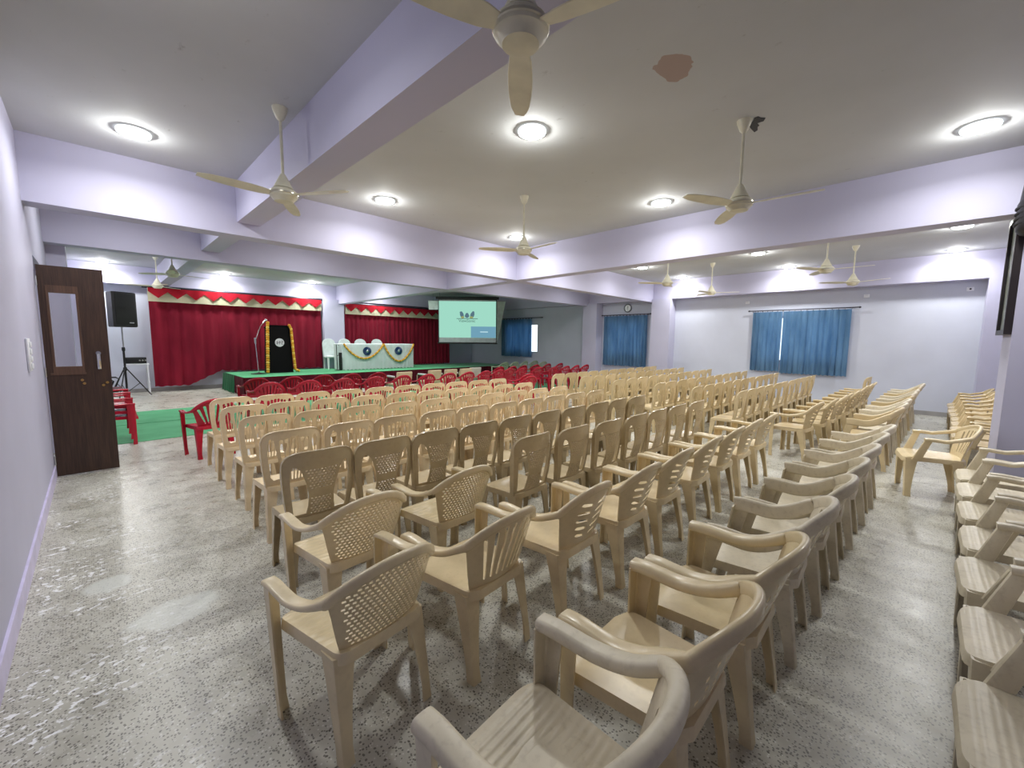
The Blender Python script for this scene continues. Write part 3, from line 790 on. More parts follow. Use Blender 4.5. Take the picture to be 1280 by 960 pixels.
# the row of greyish armchairs seen from the side
GX = [.79, 1.355, 1.93, 2.53, 3.10, 3.66, 4.27, 4.90, 5.46]
for i, x in enumerate(GX):
    kd, pal = (('roll_rib', 'grey_beige'), ('roll', 'sand'), ('roll', 'honey'))[i] if i < 3 else ('band', 'grey_beige')
    lab = ('greyish armchair with ribbed seat cut by the bottom edge of the photo', 'cream rolled-arm armchair just behind the cut-off ribbed one', 'honey-coloured rolled-arm armchair ahead of the grey broad-armed ones')[i] if i < 3 else 'grey broad-armed armchair, %s after the honey one in the side-on row' % ORD[i-3]
    chair(kd, pal, x, .64-.035*i*(.8 if i < 5 else .75), (.02 if i else .04)+J(.02), lab, 'side-on row of armchairs', name='plastic_armchair')
G2 = [7.15, 7.74, 8.36, 9.0, 9.62, 10.25, 10.85, 11.45, 12.0]
for i, x in enumerate(G2):
    chair('band', 'grey_beige' if i % 3 else 'tan', x, .40-.028*i, J(.02)-(.06 if i == 0 else 0), 'broad-armed beige armchair, %s past the gap in the side-on row' % ORD[i], 'side-on armchairs past the gap', name='plastic_armchair')
# the row along the right-hand wall
for i, (x, y) in enumerate([(1.88, -.45), (2.50, -.49), (3.14, -.51), (3.74, -.55), (4.36, -.57), (4.98, -.59), (5.56, -.61)]):
    chair('wall', 'grey_beige', x, y, J(.02), 'greyish wall-side armchair, %s from the bottom right corner of the photo' % ORD[i], 'wall-side armchairs this side of the column', name='plastic_armchair')
chair('wall', 'sand', 6.27, -.20, math.radians(10), 'lone clean beige armchair pulled out into the walkway by the column', None, name='plastic_armchair', v=0)
for i, (x, y) in enumerate([(7.42, -.70), (8.0, -.67), (8.58, -.69), (9.16, -.72), (9.74, -.74), (10.33, -.75), (10.92, -.75), (11.52, -.77), (12.12, -.78)]):
    chair('wall', 'tan', x, y, J(.02), 'beige wall-side armchair, %s beyond the column in the far corner row' % ORD[i], 'wall-side armchairs beyond the column', name='plastic_armchair')

# red chairs
chair('fan', 'red', 1.06, 6.88, math.radians(6), 'red armchair at the left end of the slat-back row, over the green carpet edge', None, name='red_armchair', v=0)
for i, (x, y) in enumerate([(2.25, 8.50), (2.95, 8.50), (3.62, 8.47), (4.30, 8.45), (4.95, 8.38), (5.58, 8.32), (6.20, 8.30), (6.80, 8.28), (7.40, 8.30), (8.02, 8.42), (8.60, 8.58), (9.20, 8.60), (9.82, 8.50), (10.45, 8.35), (11.08, 8.35), (11.70, 8.40), (12.28, 8.40)]):
    chair('fan', 'red', x, y+.26, J(.05), 'red fan-back armchair, %s from left in the rear red row' % ORD[i], 'rear red row', name='red_armchair')
for i, (x, y) in enumerate([(2.32, 9.60), (2.95, 9.50), (3.62, 9.54), (4.28, 9.54), (4.92, 9.48)]):
    chair('fan', 'red', x, y+.26, J(.05), 'red fan-back armchair, %s from left in the front red row before the stage' % ORD[i], 'front red row, left of the padded chairs', name='red_armchair')
for i, (x, y) in enumerate([(8.90, 9.30), (9.45, 9.28), (10.06, 9.38), (10.78, 9.44), (11.58, 9.58), (12.26, 9.55)]):
    chair('fan', 'red', x, y+.26, J(.05), 'red fan-back armchair, %s right of the padded chairs in the front red row' % ORD[i], 'front red row, right of the padded chairs', name='red_armchair')
for i, (x, y) in enumerate([(7.18, 6.42), (7.58, 6.92)]):
    chair('fan', 'red', x-(.0 if i else .06), y+.22, J(.04)-.1, ('red armchair standing in the aisle between the beige blocks', 'red armchair right behind the one in the aisle, by the window-side block')[i], None, name='red_armchair')
for i in range(3):
    chair('fan', 'red', .17-.02*i, 8.5, -PI/2, ('red armchair at the bottom of the stack by the left wall', 'middle red armchair of the stack by the left wall', 'topmost red armchair of the stack by the left wall')[i], 'stack of red chairs behind the door', z=.085*i, name='red_armchair')
for i, (x, y) in enumerate([(11.0, 11.2), (11.6, 11.25), (12.2, 11.3), (12.7, 10.7), (12.9, 11.35)]):
    chair('fan', 'pale_green', x, y+.26, J(.1), 'pale greenish chair, %s from left, in the dim corner under the far curtain' % ORD[i], 'pale chairs in the dim corner', name='plastic_armchair')

# ------------------------------------------------------------------ padded visitor chairs
def visitor(x, y, rz, lab, cm):
    t = thing('padded_chair', lab, 'chair', (x, y, 0), rz, 'padded visitor chairs before the stage')
    b = MB(); b.bbox(-.22, .22, -.03, .03, 0, .36, .022, 3)
    o = part('backrest', b, cm, t); o.location = (0, -.21, .42); o.rotation_euler = (math.radians(10), 0, 0)
    s = MB(); s.bbox(-.23, .23, -.21, .24, .40, .47, .025, 3); part('seat', s, cm, t)
    for sx in (-1, 1):
        a = MB(); a.tube([(sx*.25, -.26, .012), (sx*.25, .24, .012), (sx*.25, .255, .03), (sx*.25, .22, .62), (sx*.25, .19, .64), (sx*.25, -.2, .64)], .013)
        part('frame', a, M['chrome'], t)
        p = MB(); p.bbox(sx*.25-.025, sx*.25+.025, -.19, .17, .645, .675, .01); part('armrest', p, M['white_pl'], t)
    k = MB(); k.tube([(-.25, -.1, .39), (.25, -.1, .39)], .012); k.tube([(-.25, .12, .39), (.25, .12, .39)], .012); k.tube([(-.25, -.2, .62), (.25, -.2, .62)], .011); part('crossbar', k, M['chrome'], t)
for i, (x, y) in enumerate([(5.62, 9.70), (6.62, 9.80), (7.18, 9.80), (7.74, 9.80)]):
    visitor(x, y, J(.03), ('beige square-backed padded chair standing alone before the table', 'left of three beige square-backed padded chairs set side by side', 'middle of three beige square-backed padded chairs set side by side', 'right of three beige square-backed padded chairs set side by side')[i], M['cushion'])
visitor(8.28, 10.0, J(.03), 'pale grey square-backed padded chair beside the red front row', M['cushion_grey'])

# ------------------------------------------------------------------ carpets, stage
c = MB(); c.bbox(XL+.02, 12.4, 8.40, 10.13, .0, .008, .003, 1)
tag(link('carpet_runner', c.mesh('carpet_runner', M['green'])), 'green carpet strip nearer the camera, under the rear red chairs', 'carpet', 'green carpet strips')
c = MB(); c.bbox(XL+.02, 12.4, 10.17, 11.82, .0, .008, .003, 1)
tag(link('carpet_runner', c.mesh('carpet_runner', M['green'])), 'green carpet strip farther from the camera, nearer the stage', 'carpet', 'green carpet strips')
SX0, SX1, SY0, SH = 2.85, 13.3, 13.15, .52
st = thing('stage', 'low stage with green carpet top and maroon skirt along the front', 'stage', ((SX0+SX1)/2, SY0, 0))
def loc(mb):
    for i, p in enumerate(mb.v): mb.v[i] = (p[0]-st.location.x, p[1]-st.location.y, p[2]-st.location.z)
    return mb
part('platform', loc(bx(SX0+.03, SX1-.03, SY0+.03, 15.58, 0.002, SH-.012)), M['wood'], st, False)
for a, b in ((SY0, 14.02), (14.03, 14.84), (14.85, 15.58)):
    k = MB(); k.bbox(SX0+.01, SX1, a, b, SH-.010, SH, .003, 1); part('stage_carpet', loc(k), M['green'], st)
def drape(p0, p1, z0, z1, pleats, amp, thick=.006, hem=.012, nz=6, zb=None, push=0, nx=None, seed=0):
    """hanging cloth between plan points p0, p1; zb(t) optional lower edge"""
    rnd = random.Random(seed); n = nx or pleats*8
    d_ = Vector((p1[0]-p0[0], p1[1]-p0[1])); L = d_.length; d_.normalize(); nm = Vector((-d_.y, d_.x))
    ph = [rnd.uniform(-.6, .6) for _ in range(pleats+2)]; am = [rnd.uniform(.5, 1.2) for _ in range(pleats+2)]
    vs = []
    for j in range(nz+1):
        q = j/nz
        for i in range(n+1):
            t = i/n; k = t*pleats; a0 = int(min(k, pleats)); fr = k-a0
            ampl = amp*(am[a0]*(1-fr)+am[a0+1]*fr)*(.45+.55*q); phs = ph[a0]*(1-fr)+ph[a0+1]*fr
            w_ = ampl*math.sin(2*PI*k+phs*(1+q))+ampl*.35*math.sin(4.3*PI*k+1+q)
            zz0 = zb(t) if zb else z0
            zz = z1+(zz0-z1)*q
            if q == 1: zz += hem*math.sin(9*t*pleats)
            xx = t*L+ampl*.25*math.cos(2*PI*k+phs)
            vs.append((p0[0]+d_.x*xx+nm.x*(w_+push*q), p0[1]+d_.y*xx+nm.y*(w_+push*q), zz))
    bm = bmesh.new(); bv = [bm.verts.new(v) for v in vs]
    for j in range(nz):
        for i in range(n): bm.faces.new((bv[j*(n+1)+i], bv[j*(n+1)+i+1], bv[(j+1)*(n+1)+i+1], bv[(j+1)*(n+1)+i]))
    bmesh.ops.solidify(bm, geom=bm.faces[:], thickness=thick)
    return MB().bm(bm)
part('skirt', loc(drape((SX0-.02, SY0-.03), (SX1, SY0-.03), .012, SH-.004, 60, .012, nz=3, nx=420)), M['maroon_dark'], st, True, 60)
part('skirt', loc(drape((SX0-.03, 14.15), (SX0-.03, SY0-.03), .012, SH-.004, 7, .012, nz=3)), M['maroon_dark'], st, True, 60)
part('side_drape', loc(drape((SX0-.045, 15.55), (SX0-.03, 14.1), .012, SH+.004, 6, .02, nz=3, push=-.05)), M['green_dark'], st, True, 60)

# ------------------------------------------------------------------ stage curtains
def stage_curtain(x0, x1, y, ztop, zbot, pleats, name, lab, zl=None, seed=1):
    zt = lambda x: ztop[0]+(ztop[1]-ztop[0])*(x-x0)/(x1-x0)
    t = thing(name, lab, 'curtain', (x0, y, 0), 0, 'maroon stage curtains')
    def lc(mb):
        for i, p in enumerate(mb.v): mb.v[i] = (p[0]-x0, p[1]-y, p[2])
        return mb
    rods = MB(); rods.tube([(x0-.12, y-.03, zt(x0)+.04), (x1+.06, y-.03, zt(x1)+.04)], .042, 10); part('curtain_rod', lc(rods), M['rod'], t)
    zb_ = zl or (lambda q: zbot)
    part('cloth', lc(drape((x0, y), (x1, y), zbot, min(ztop)-.02, pleats, .03, nz=12, zb=zb_, seed=seed)), M['maroon'], t, True, 70)
    part('valance', lc(drape((x0-.01, y-.09), (x1+.01, y-.09), min(ztop)-.37, min(ztop)+.01, max(6, pleats//3), .008, nz=3, hem=.002)), M['cream_cloth'], t, True, 60)
    zz = MB(); n = max(8, round((x1-x0)/.42)); vs = []; k = n*8
    for i in range(k+1):
        x = x0+(x1-x0)*i/k; ph = (i % 8)/8; tri = 1-abs(2*ph-1)
        zb2 = min(ztop)-.09-.18*tri; wv = .012*math.sin(2*PI*i/8*1.0)
        vs.append((x, y-.118+wv, min(ztop)+.015, zb2))
    bm = bmesh.new(); a = [(bm.verts.new((p[0], p[1], p[2])), bm.verts.new((p[0], p[1]-.006, p[3]))) for p in vs]
    for i in range(k): bm.faces.new((a[i][0], a[i+1][0], a[i+1][1], a[i][1]))
    bmesh.ops.solidify(bm, geom=bm.faces[:], thickness=.006)
    part('scalloped_trim', lc(MB().bm(bm)), M['red_satin'], t, True, 60)
def zl1(q):
    x = 1.18+q*(5.93-1.18)
    return .17 if x < 2.0 else (.17+(.60-.17)*min(1, (x-2.0)/.85) if x < 2.85 else .56)
stage_curtain(1.18, 5.93, 15.72, (2.99, 2.99), .2, 16, 'stage_curtain', 'wide maroon stage curtain behind the podium with cream zigzag valance', zl1, 3)
stage_curtain(6.82, 11.75, 15.72, (2.93, 2.93), .55, 26, 'stage_curtain', 'pleated maroon stage curtain behind the white table with cream zigzag valance', None, 5)

# ------------------------------------------------------------------ blue curtains
def blue_curtain(x, y0, y1, ztop, zb0, pleats, lab, seed):
    t = thing('window_curtain', lab, 'curtain', (x, y1, 0), 0, 'blue window curtains')
    mb = drape((x, y1), (x, y0), zb0, ztop-.02, pleats, .035, nz=8, seed=seed)
    for i, p in enumerate(mb.v): mb.v[i] = (p[0]-x, p[1]-y1, p[2])
    part('cloth', mb, M['blue'], t, True, 70)
    r = MB()
    for k in range(pleats+1):
        yy = (y0-y1)*k/pleats; r.lathe([(.022, -.004), (.022, .004), (.017, .004), (.017, -.004), (.022, -.004)], (0, yy, ztop+.0), 10, 'y')
    part('curtain_ring', r, M['chrome'], t)
def rod(x, y0, y1, z, lab):
    t = thing('curtain_rod', lab, 'curtain rod', (x, (y0+y1)/2, z), 0, 'curtain rods on the window wall')
    part('pole', MB().tube([(0, (y0-y1)/2, 0), (0, (y1-y0)/2, 0)], .014, 10), M['rod'], t)
    for s in (-1, 1):
        part('finial', MB().lathe([(0, -.03), (.02, -.018), (.024, 0), (.02, .018), (0, .03)], (0, s*((y1-y0)/2+.02), 0), 12, 'y'), M['rod'], t)
        part('bracket', bx(-.008, XR-x, s*((y1-y0)/2-.12)-.008, s*((y1-y0)/2-.12)+.008, -.012, .012), M['rod'], t, False)
xc = XR-.09
rod(xc, 1.12, 3.52, 2.52, 'dark curtain rod of the big blue curtain')
blue_curtain(xc, 2.72, 3.44, 2.50, .84, 6, 'left narrow panel of the big blue curtain, beside the bright slit', 11)
blue_curtain(xc, 1.25, 2.70, 2.50, .80, 11, 'right wide panel of the big blue curtain', 12)
rod(xc, 6.55, 8.40, 2.57, 'dark curtain rod below the wall clock')
blue_curtain(xc, 6.64, 8.34, 2.55, .76, 13, 'blue curtain below the wall clock, between the columns', 13)
rod(xc, 11.35, 13.85, 2.60, 'dark curtain rod in the dim corner beside the projection screen')
blue_curtain(xc, 11.92, 13.78, 2.58, .92, 11, 'blue curtain in the dim corner beside the projection screen, bright gap at its right', 14)

# ------------------------------------------------------------------ clock, boxes, switches
t = thing('wall_clock', 'round grey-rimmed wall clock above the middle blue curtain', 'clock', (XR-.002, 7.43, 2.80))
part('rim', MB().lathe([(.145, 0), (.15, -.02), (.145, -.045), (.125, -.05), (.115, -.03), (.115, 0)], n=36, axis='x'), M['clock_grey'], t)
part('dial', MB().lathe([(0, -.001), (.117, -.001), (.117, -.02), (0, -.02)], n=36, axis='x'), M['clock_face'], t)
hd = MB(); hd.box(-.026, -.022, -.006, .006, -.02, .075); part('hand', hd, M['dark_print'], t, False)
hd = MB(); hd.box(-.030, -.027, -.004, .004, -.095, .01); part('hand', hd, M['dark_print'], t, False)
for y, z, lab in ((3.62, 2.78, 'small white junction box left of the big curtain rod'), (1.0, 2.79, 'small white junction box above the right part of the big curtain rod'), (-.70, 2.82, 'small junction box with dark socket near the far right corner')):
    t = thing('junction_box', lab, 'junction box', (XR, y, z), 0, 'junction boxes on the window wall')
    b = MB(); b.bbox(-.035, -.001, -.055, .055, -.04, .04, .006); part('cover', b, M['white_pl'], t)
    b = MB(); b.lathe([(.018, -.042), (.018, -.034), (0, -.034)], n=12, axis='x'); b.lathe([(.012, -.0425), (0, -.0425)], n=12, axis='x'); part('socket', b, M['dark_print'] if y < 0 else M['white_pl'], t)
t = thing('switchboard', 'white switchboard on the left wall beside the door', 'switch', (XL, 5.40, 1.44))
b = MB(); b.bbox(.001, .018, -.085, .085, -.14, .14, .006); part('plate', b, M['white_pl'], t)
for k in range(4):
    b = MB(); b.bbox(.014, .030, -.03, .03, -.12+k*.062, -.075+k*.062, .005); part('rocker', b, M['white_pl'], t)

# ------------------------------------------------------------------ loudspeaker on stand, mixer, small table, office chair
SPX, SPY = .555, 15.0
t = thing('speaker_stand', 'black tripod stand under the loudspeaker left of the maroon curtain', 'stand', (SPX, SPY, 0))
part('pole', MB().tube([(0, 0, .10), (0, 0, 1.858)], .017, 10), M['steel'], t)
part('sleeve', MB().tube([(0, 0, .10), (0, 0, 1.28)], .024, 10), M['black'], t)
part('collar', MB().lathe([(.03, 1.23), (.036, 1.25), (.036, 1.31), (.03, 1.33)], n=14), M['black'], t)
part('hub', MB().lathe([(.03, .70), (.04, .72), (.04, .78), (.03, .80)], n=14), M['black'], t)
for k, a in enumerate((-110, 10, 130)):
    a = math.radians(a); cx, cy = math.cos(a), math.sin(a)
    part('leg', MB().tube([(.035*cx, .035*cy, .75), (.50*cx, .50*cy, .016)], .014, 8), M['black'], t)
    part('brace', MB().tube([(.02*cx, .02*cy, .14), (.28*cx, .28*cy, .36)], .009, 8), M['black'], t)
t = thing('loudspeaker', 'black loudspeaker box on the tripod stand left of the maroon curtain', 'speaker', (SPX, SPY, 1.86), math.radians(24))
b = MB(); rings = []
for z, k in ((0, .92), (.02, 1), (.88, 1), (.90, .95)):
    rings.append([(x*k, y*k, z) for x, y in ((-.26, -.2), (-.18, -.235), (.18, -.235), (.26, -.2), (.17, .22), (-.17, .22))])
b.loft(rings); part('cabinet', b, M['black'], t, True, 30)
g = MB(); g.bbox(-.21, .21, -.25, -.234, .05, .85, .006); part('grille', g, M['mesh_black'], t)
g = MB(); g.bbox(.06, .16, -.254, -.249, .10, .125, .003, 1); part('badge', g, M['steel'], t)
t = thing('side_table', 'small white plastic table behind the speaker stand', 'table', (.80, 15.40, 0))
b = MB(); b.bbox(-.26, .26, -.22, .22, .84, .875, .012); part('tabletop', b, M['white_pl'], t)
for sx in (-1, 1):
    for sy in (-1, 1): part('leg', leg((sx*.24, sy*.2, .85), (sx*.25, sy*.21, 0), .04, .025, sx, sy), M['white_pl'], t)
t = thing('amplifier', 'flat black amplifier box on the small white table', 'amplifier', (.79, 15.36, .875))
b = MB(); b.bbox(-.22, .22, -.16, .16, .008, .17, .008); part('case', b, M['black'], t)
for k in range(3):
    b = MB(); b.lathe([(.018, -.18), (.02, -.16), (0, -.16)], (.08+.06*k, 0, .09), 12, 'y'); part('knob', b, M['steel'], t)
for sx in (-.22, .22):
    for sy in (-.12, .12):
        b = MB(); b.lathe([(.015, 0), (.015, .01)], (sx, sy, 0), 10); part('foot', b, M['black'], t)
t = thing('office_chair', 'dark maroon office chair with black loop arms behind the red stack', 'chair', (.13, 12.2, 0), math.radians(-100))
b = MB(); b.bbox(-.24, .24, -.23, .23, .44, .52, .03, 3); part('seat', b, M['office_maroon'], t)
b = MB(); b.bbox(-.22, .22, -.27, -.21, .56, .98, .025, 3); part('backrest', b, M['office_maroon'], t)
b = MB(); b.tube([(0, -.2, .46), (0, -.29, .52), (0, -.285, .75)], .018); part('spine', b, M['black'], t)
for s in (-1, 1):
    b = MB(); b.tube([(s*.22, -.15, .47), (s*.29, -.15, .50), (s*.29, -.16, .68), (s*.29, -.1, .72), (s*.29, .12, .72), (s*.29, .17, .68), (s*.29, .10, .50), (s*.22, .08, .47)], .016); part('armrest', b, M['black'], t)
b = MB(); b.tube([(0, 0, .08), (0, 0, .45)], .028); part('gas_lift', b, M['black'], t)
for k in range(5):
    a = 2*PI*k/5
    b = MB(); b.tube([(0, 0, .11), (.28*math.cos(a), .28*math.sin(a), .075)], .018, 8); part('foot', b, M['black'], t)
    b = MB(); b.lathe([(.03, -.02), (.03, .02)], (.28*math.cos(a), .28*math.sin(a), .031), 12, 'y'); part('caster', b, M['black'], t)

# ------------------------------------------------------------------ podium, microphone, garlands
PX, PY = 4.14, 14.38
t = thing('podium', 'tall black podium with a round pale emblem on its front', 'podium', (PX, PY, SH))
b = MB(); b.loft([[(-.37, 0, 0), (.37, 0, 0), (.34, .48, 0), (-.34, .48, 0)], [(-.31, .02, 1.46), (.31, .02, 1.46), (.29, .44, 1.40), (-.29, .44, 1.40)]])
part('body', b, M['black_cloth'], t, False)
b = MB(); b.loft([[(-.33, -.01, 1.47), (.33, -.01, 1.47), (.31, .46, 1.40), (-.31, .46, 1.40)], [(-.33, -.01, 1.50), (.33, -.01, 1.50), (.31, .46, 1.43), (-.31, .46, 1.43)]]); part('top', b, M['black_cloth'], t, False)
b = MB(); b.lathe([(0, -.012), (.128, -.012), (.132, -.008), (.132, .012), (0, .012)], (.0, .012, .955), 36, 'y'); part('emblem', b, M['white_em'], t)
gl = MB()
def stroke(x0, z0, x1, z1, w=.012, y=-.003): 
    gl.box(min(x0, x1)-w/2, max(x0, x1)+w/2, y-.002, y+.002, .955+min(z0, z1)-w/2, .955+max(z0, z1)+w/2)
for a in ((-.062, -.05, -.062, .045), (-.088, -.002, -.062, -.002), (-.088, .03, -.062, .03), (-.088, -.032, -.062, -.032), (-.062, .0, -.012, .0), (-.008, -.05, -.008, .045), (-.008, .032, .04, .032), (-.008, .0, .03, .0), (.055, .05, .085, .05), (.085, .01, .085, .05), (.055, .005, .085, .005), (.055, -.05, .055, .0), (.055, -.05, .085, -.05)): stroke(*a)
part('emblem_lettering', gl, M['dark_print'], t, False)
def garland(pts, lab, grp, r=.042, name='marigold_garland'):
    pts = [Vector(p) for p in pts]; L = [0]
    for a, b_ in zip(pts, pts[1:]): L.append(L[-1]+(b_-a).length)
    n = max(3, int(L[-1]/(r*1.4))); o = pts[0].copy()
    tt = thing(name, lab, 'garland', o, 0, grp); m1, m2 = MB(), MB()
    for k in range(n+1):
        s_ = L[-1]*k/n; i = min(len(pts)-2, max(0, np.searchsorted(L, s_)-1)); fr = (s_-L[i])/max(1e-6, L[i+1]-L[i])
        p = pts[i].lerp(pts[i+1], fr)-o
        g_ = (m1, m1, m2)[k % 3]
        bm = bmesh.new(); bmesh.ops.create_icosphere(bm, subdivisions=2, radius=r)
        for v in bm.verts:
            q = 1+.16*math.sin(v.co.x*170+k)*math.sin(v.co.y*150)*math.sin(v.co.z*160+k*2); v.co = p+v.co*q
        g_.bm(bm)
        if k % 2:
            bm = bmesh.new(); bmesh.ops.create_icosphere(bm, subdivisions=1, radius=r*.75)
            for v in bm.verts: v.co = p+v.co+Vector((0, .004, -r*.62))
            if k % 4 in (1, 3): LEAF.append((tt, bm))
            else: bm.free()
    part('orange_flowers', m1, M['marigold'], tt); part('yellow_flowers', m2, M['marigold_y'], tt)
    lf_ = MB()
    for q, bm in [x for x in LEAF if x[0] is tt]: lf_.bm(bm)
    LEAF.clear(); part('dark_flowers', lf_, M['leaf'], tt)
LEAF = []
garland([(PX-.32, PY-.035, SH+1.56), (PX-.335, PY-.06, SH+1.46), (PX-.36, PY-.05, SH+.7), (PX-.385, PY-.055, SH+.05)], 'orange marigold garland down the left edge of the black podium', 'podium garlands', .05)
garland([(PX+.29, PY-.035, SH+1.50), (PX+.33, PY-.06, SH+1.40), (PX+.37, PY-.05, SH+.7), (PX+.41, PY-.05, SH+.09), (PX+.50, PY-.07, SH+.05)], 'yellow marigold garland down the right edge of the black podium', 'podium garlands', .044)
t = thing('microphone_stand', 'slim chrome microphone stand leaning by the left side of the podium', 'microphone stand', (3.50, 14.30, SH))
part('base', MB().lathe([(.21, 0), (.21, .012), (.06, .03), (.02, .05), (0, .05)], n=24), M['black'], t)
part('pole', MB().tube([(0, 0, .03), (-.05, .0, .95)], .013, 10), M['chrome'], t)
part('clutch', MB().tube([(-.05, 0, .92), (-.055, 0, 1.10)], .026, 10), M['steel'], t)
part('boom', MB().tube([(-.05, -.01, 1.0), (.10, -.02, 1.45), (.20, -.02, 1.58)], .010, 10), M['chrome'], t)
part('microphone', MB().tube([(.17, -.02, 1.55), (.24, -.02, 1.63)], .02, 12).ball((.255, -.02, 1.645), .036, sub=2), M['steel'], t)

# ------------------------------------------------------------------ head table
TX0, TX1, TY = 6.08, 8.90, 14.28
t = thing('head_table', 'long head table on the stage wrapped in white cloth', 'table', ((TX0+TX1)/2, TY, SH))
hw_ = (TX1-TX0)/2
b = MB(); b.bbox(-hw_, hw_, 0, .75, .88, .925, .01); part('tabletop', b, M['white_cloth'], t)
mb = drape((-hw_-.005, -.01), (hw_+.005, -.01), .012, .92, 14, .010, nz=4); part('front_drape', mb, M['white_cloth'], t, True, 60)
mb = drape((-hw_-.01, .72), (-hw_-.01, 0), .012, .92, 4, .010, nz=4); part('side_drape', mb, M['white_cloth'], t, True, 60)
mb = drape((hw_+.01, 0), (hw_+.01, .72), .012, .92, 4, .010, nz=4); part('side_drape', mb, M['white_cloth'], t, True, 60)
for k, x in enumerate((-.52, .75)):
    tt = thing('rosette', ('navy round rosette on the left half of the white head table', 'navy round rosette on the right half of the white head table')[k], 'rosette', ((TX0+TX1)/2+x, TY-.03, SH+.66), 0, 'navy rosettes')
    r = MB(); vs = []; n = 48
    for i in range(n):
        a = 2*PI*i/n; q = 1+.03*(-1)**i; vs.append((.155*q*math.cos(a), -.008*(1+(-1)**i), .155*q*math.sin(a)))
    r.add(vs+[(0, -.035, 0)]+[(v[0], .012, v[2]) for v in vs], [(i, (i+1) % n, n) for i in range(n)]+[(i, n+1+i, n+1+(i+1) % n, (i+1) % n) for i in range(n)]+[tuple(n+1+i for i in range(n))])
    part('pleats', r, M['navy'], tt)
    part('centre', MB().lathe([(0, -.045), (.03, -.042), (.05, -.028), (.05, -.02)], n=20, axis='y'), M['white_cloth'] if False else M['steel'], tt)
def swag(x0, x1, z, dz, sk):
    out = []
    for i in range(25):
        t_ = i/24; u = t_**sk; out.append(((TX0+TX1)/2+x0+(x1-x0)*t_, TY-.055, SH+z-dz*math.sin(PI*u)**.8))
    return out
garland(swag(-1.36, .10, .90, .50, 1.0), 'marigold swag on the left half of the white head table', 'table garlands', .036)
garland(swag(.14, 1.39, .90, .63, 1.0), 'marigold swag on the right half of the white head table', 'table garlands', .036)
for i, x in enumerate((6.12, 6.70, 7.33, 8.02)):
    tt = thing('covered_chair', ('white round-topped covered chair peeking past the left end of the head table', 'white round-topped covered chair behind the head table, left one within its length', 'white round-topped covered chair behind the middle of the head table', 'white round-topped covered chair behind the head table, rightmost')[i], 'chair', (x, 15.32, SH), PI, 'white covered chairs')
    bk = MB(); ol = [(.24*math.cos(a)*(1 if True else 1), .78+.36*math.sin(a)**.8 if math.sin(a) > 0 else .78) for a in [PI*k/14 for k in range(15)]]
    ol = [(.23, .44), (.235, .6), (.24, .78)]+[(.24*math.cos(PI*k/14), .84+.26*max(0, math.sin(PI*k/14))**.75) for k in range(1, 14)]+[(-.24, .78), (-.235, .6), (-.23, .44)]
    bk.bm(holed(ol, [], lambda x_, z_: Vector((x_, -.22-.10*(z_-.45)+.5*x_*x_, z_)), .05, .05)); part('backrest', bk, M['chair_cover'], tt, True, 50)
    b = MB(); b.bbox(-.23, .23, -.22, .22, .40, .47, .025, 3); part('seat', b, M['chair_cover'], tt)
    for sx in (-1, 1):
        for sy in (-1, 1): part('leg', leg((sx*.22, sy*.2, .42), (sx*.22, sy*.22, 0), .06, .04, sx, sy), PL['white'][0], tt)
t = thing('floor_stand', 'thin black stand with a short black box at the left end of the head table', 'stand', (5.90, 14.30, SH))
part('pole', MB().tube([(0, 0, .02), (-.02, 0, .9), (.06, 0, .88)], .014, 8), M['black'], t)
part('base', MB().lathe([(.10, 0), (.10, .012), (.02, .025), (0, .025)], n=20), M['black'], t)
b = MB(); b.bbox(.07, .15, -.05, .05, .004, .62, .01); b.tube([(-.01, 0, .5), (.1, 0, .56)], .01, 8); part('box', b, M['black'], t)

# ------------------------------------------------------------------ projection screen hung across the corner
SC = Vector((10.86, 13.28, 0)); ANG = -math.radians(45.5)      # local x along the screen, local -y towards the hall
t = thing('projection_screen', 'hanging projection screen with a mint picture of three birds on a branch', 'screen', (SC.x, SC.y, 0), ANG)
SW = 1.17
part('case', MB().lathe([(.05, -SW-.12), (.055, -SW-.1), (.055, SW+.1), (.05, SW+.12)], (0, .02, 3.33), 18, 'x'), M['black'], t)
for s in (-1, 1): part('cord', MB().tube([(s*SW*.97, .02, 3.38), (s*SW*.97, .02, ZC)], .006, 6), M['black'], t)
part('weight_bar', MB().tube([(-SW-.06, 0, 1.49), (SW+.06, 0, 1.49)], .022, 12), M['black'], t)
bz = MB(); z0, z1 = 1.50, 3.30
bz.box(-SW-.035, -SW, -.004, .004, z0, z1); bz.box(SW, SW+.035, -.004, .004, z0, z1); bz.box(-SW, SW, -.004, .004, z1-.05, z1); bz.box(-SW, SW, -.004, .004, z0, z0+.03)
part('black_border', bz, M['black'], t, False)
part('cloth', bx(-SW, SW, -.002, .003, z0+.03, z1-.05), M['scr_band'], t, False)
zi0 = 1.72; pic = part('projected_picture', bx(-SW, SW, -.0045, -.0025, zi0, 3.20), M['scr'], t, False)
part('blue_box', bx(.14, SW-.005, -.0065, -.005, zi0+.005, zi0+.46), M['scr_blue'], pic, False)
tx = MB()
for x0, x1, z in ((.52, .84, .24),): tx.box(x0, x1, -.008, -.007, zi0+z-.018, zi0+z+.018)
part('text_line', tx, M['scr_white'], pic, False)
bird = MB()
def blob(m_, cx, cz, rx, rz_, tilt=0, y=-.0065, n=20):
    vs = []
    for i in range(n):
        a = 2*PI*i/n; x = rx*math.cos(a); z = rz_*math.sin(a); vs.append((cx+x*math.cos(tilt)-z*math.sin(tilt), y, cz+x*math.sin(tilt)+z*math.cos(tilt)))
    m_.add(vs+[(v[0], v[1]+.0012, v[2]) for v in vs], [tuple(range(n)), tuple(range(n, 2*n))[::-1]]+[(i, n+i, n+(i+1) % n, (i+1) % n) for i in range(n)])
zc = 2.62
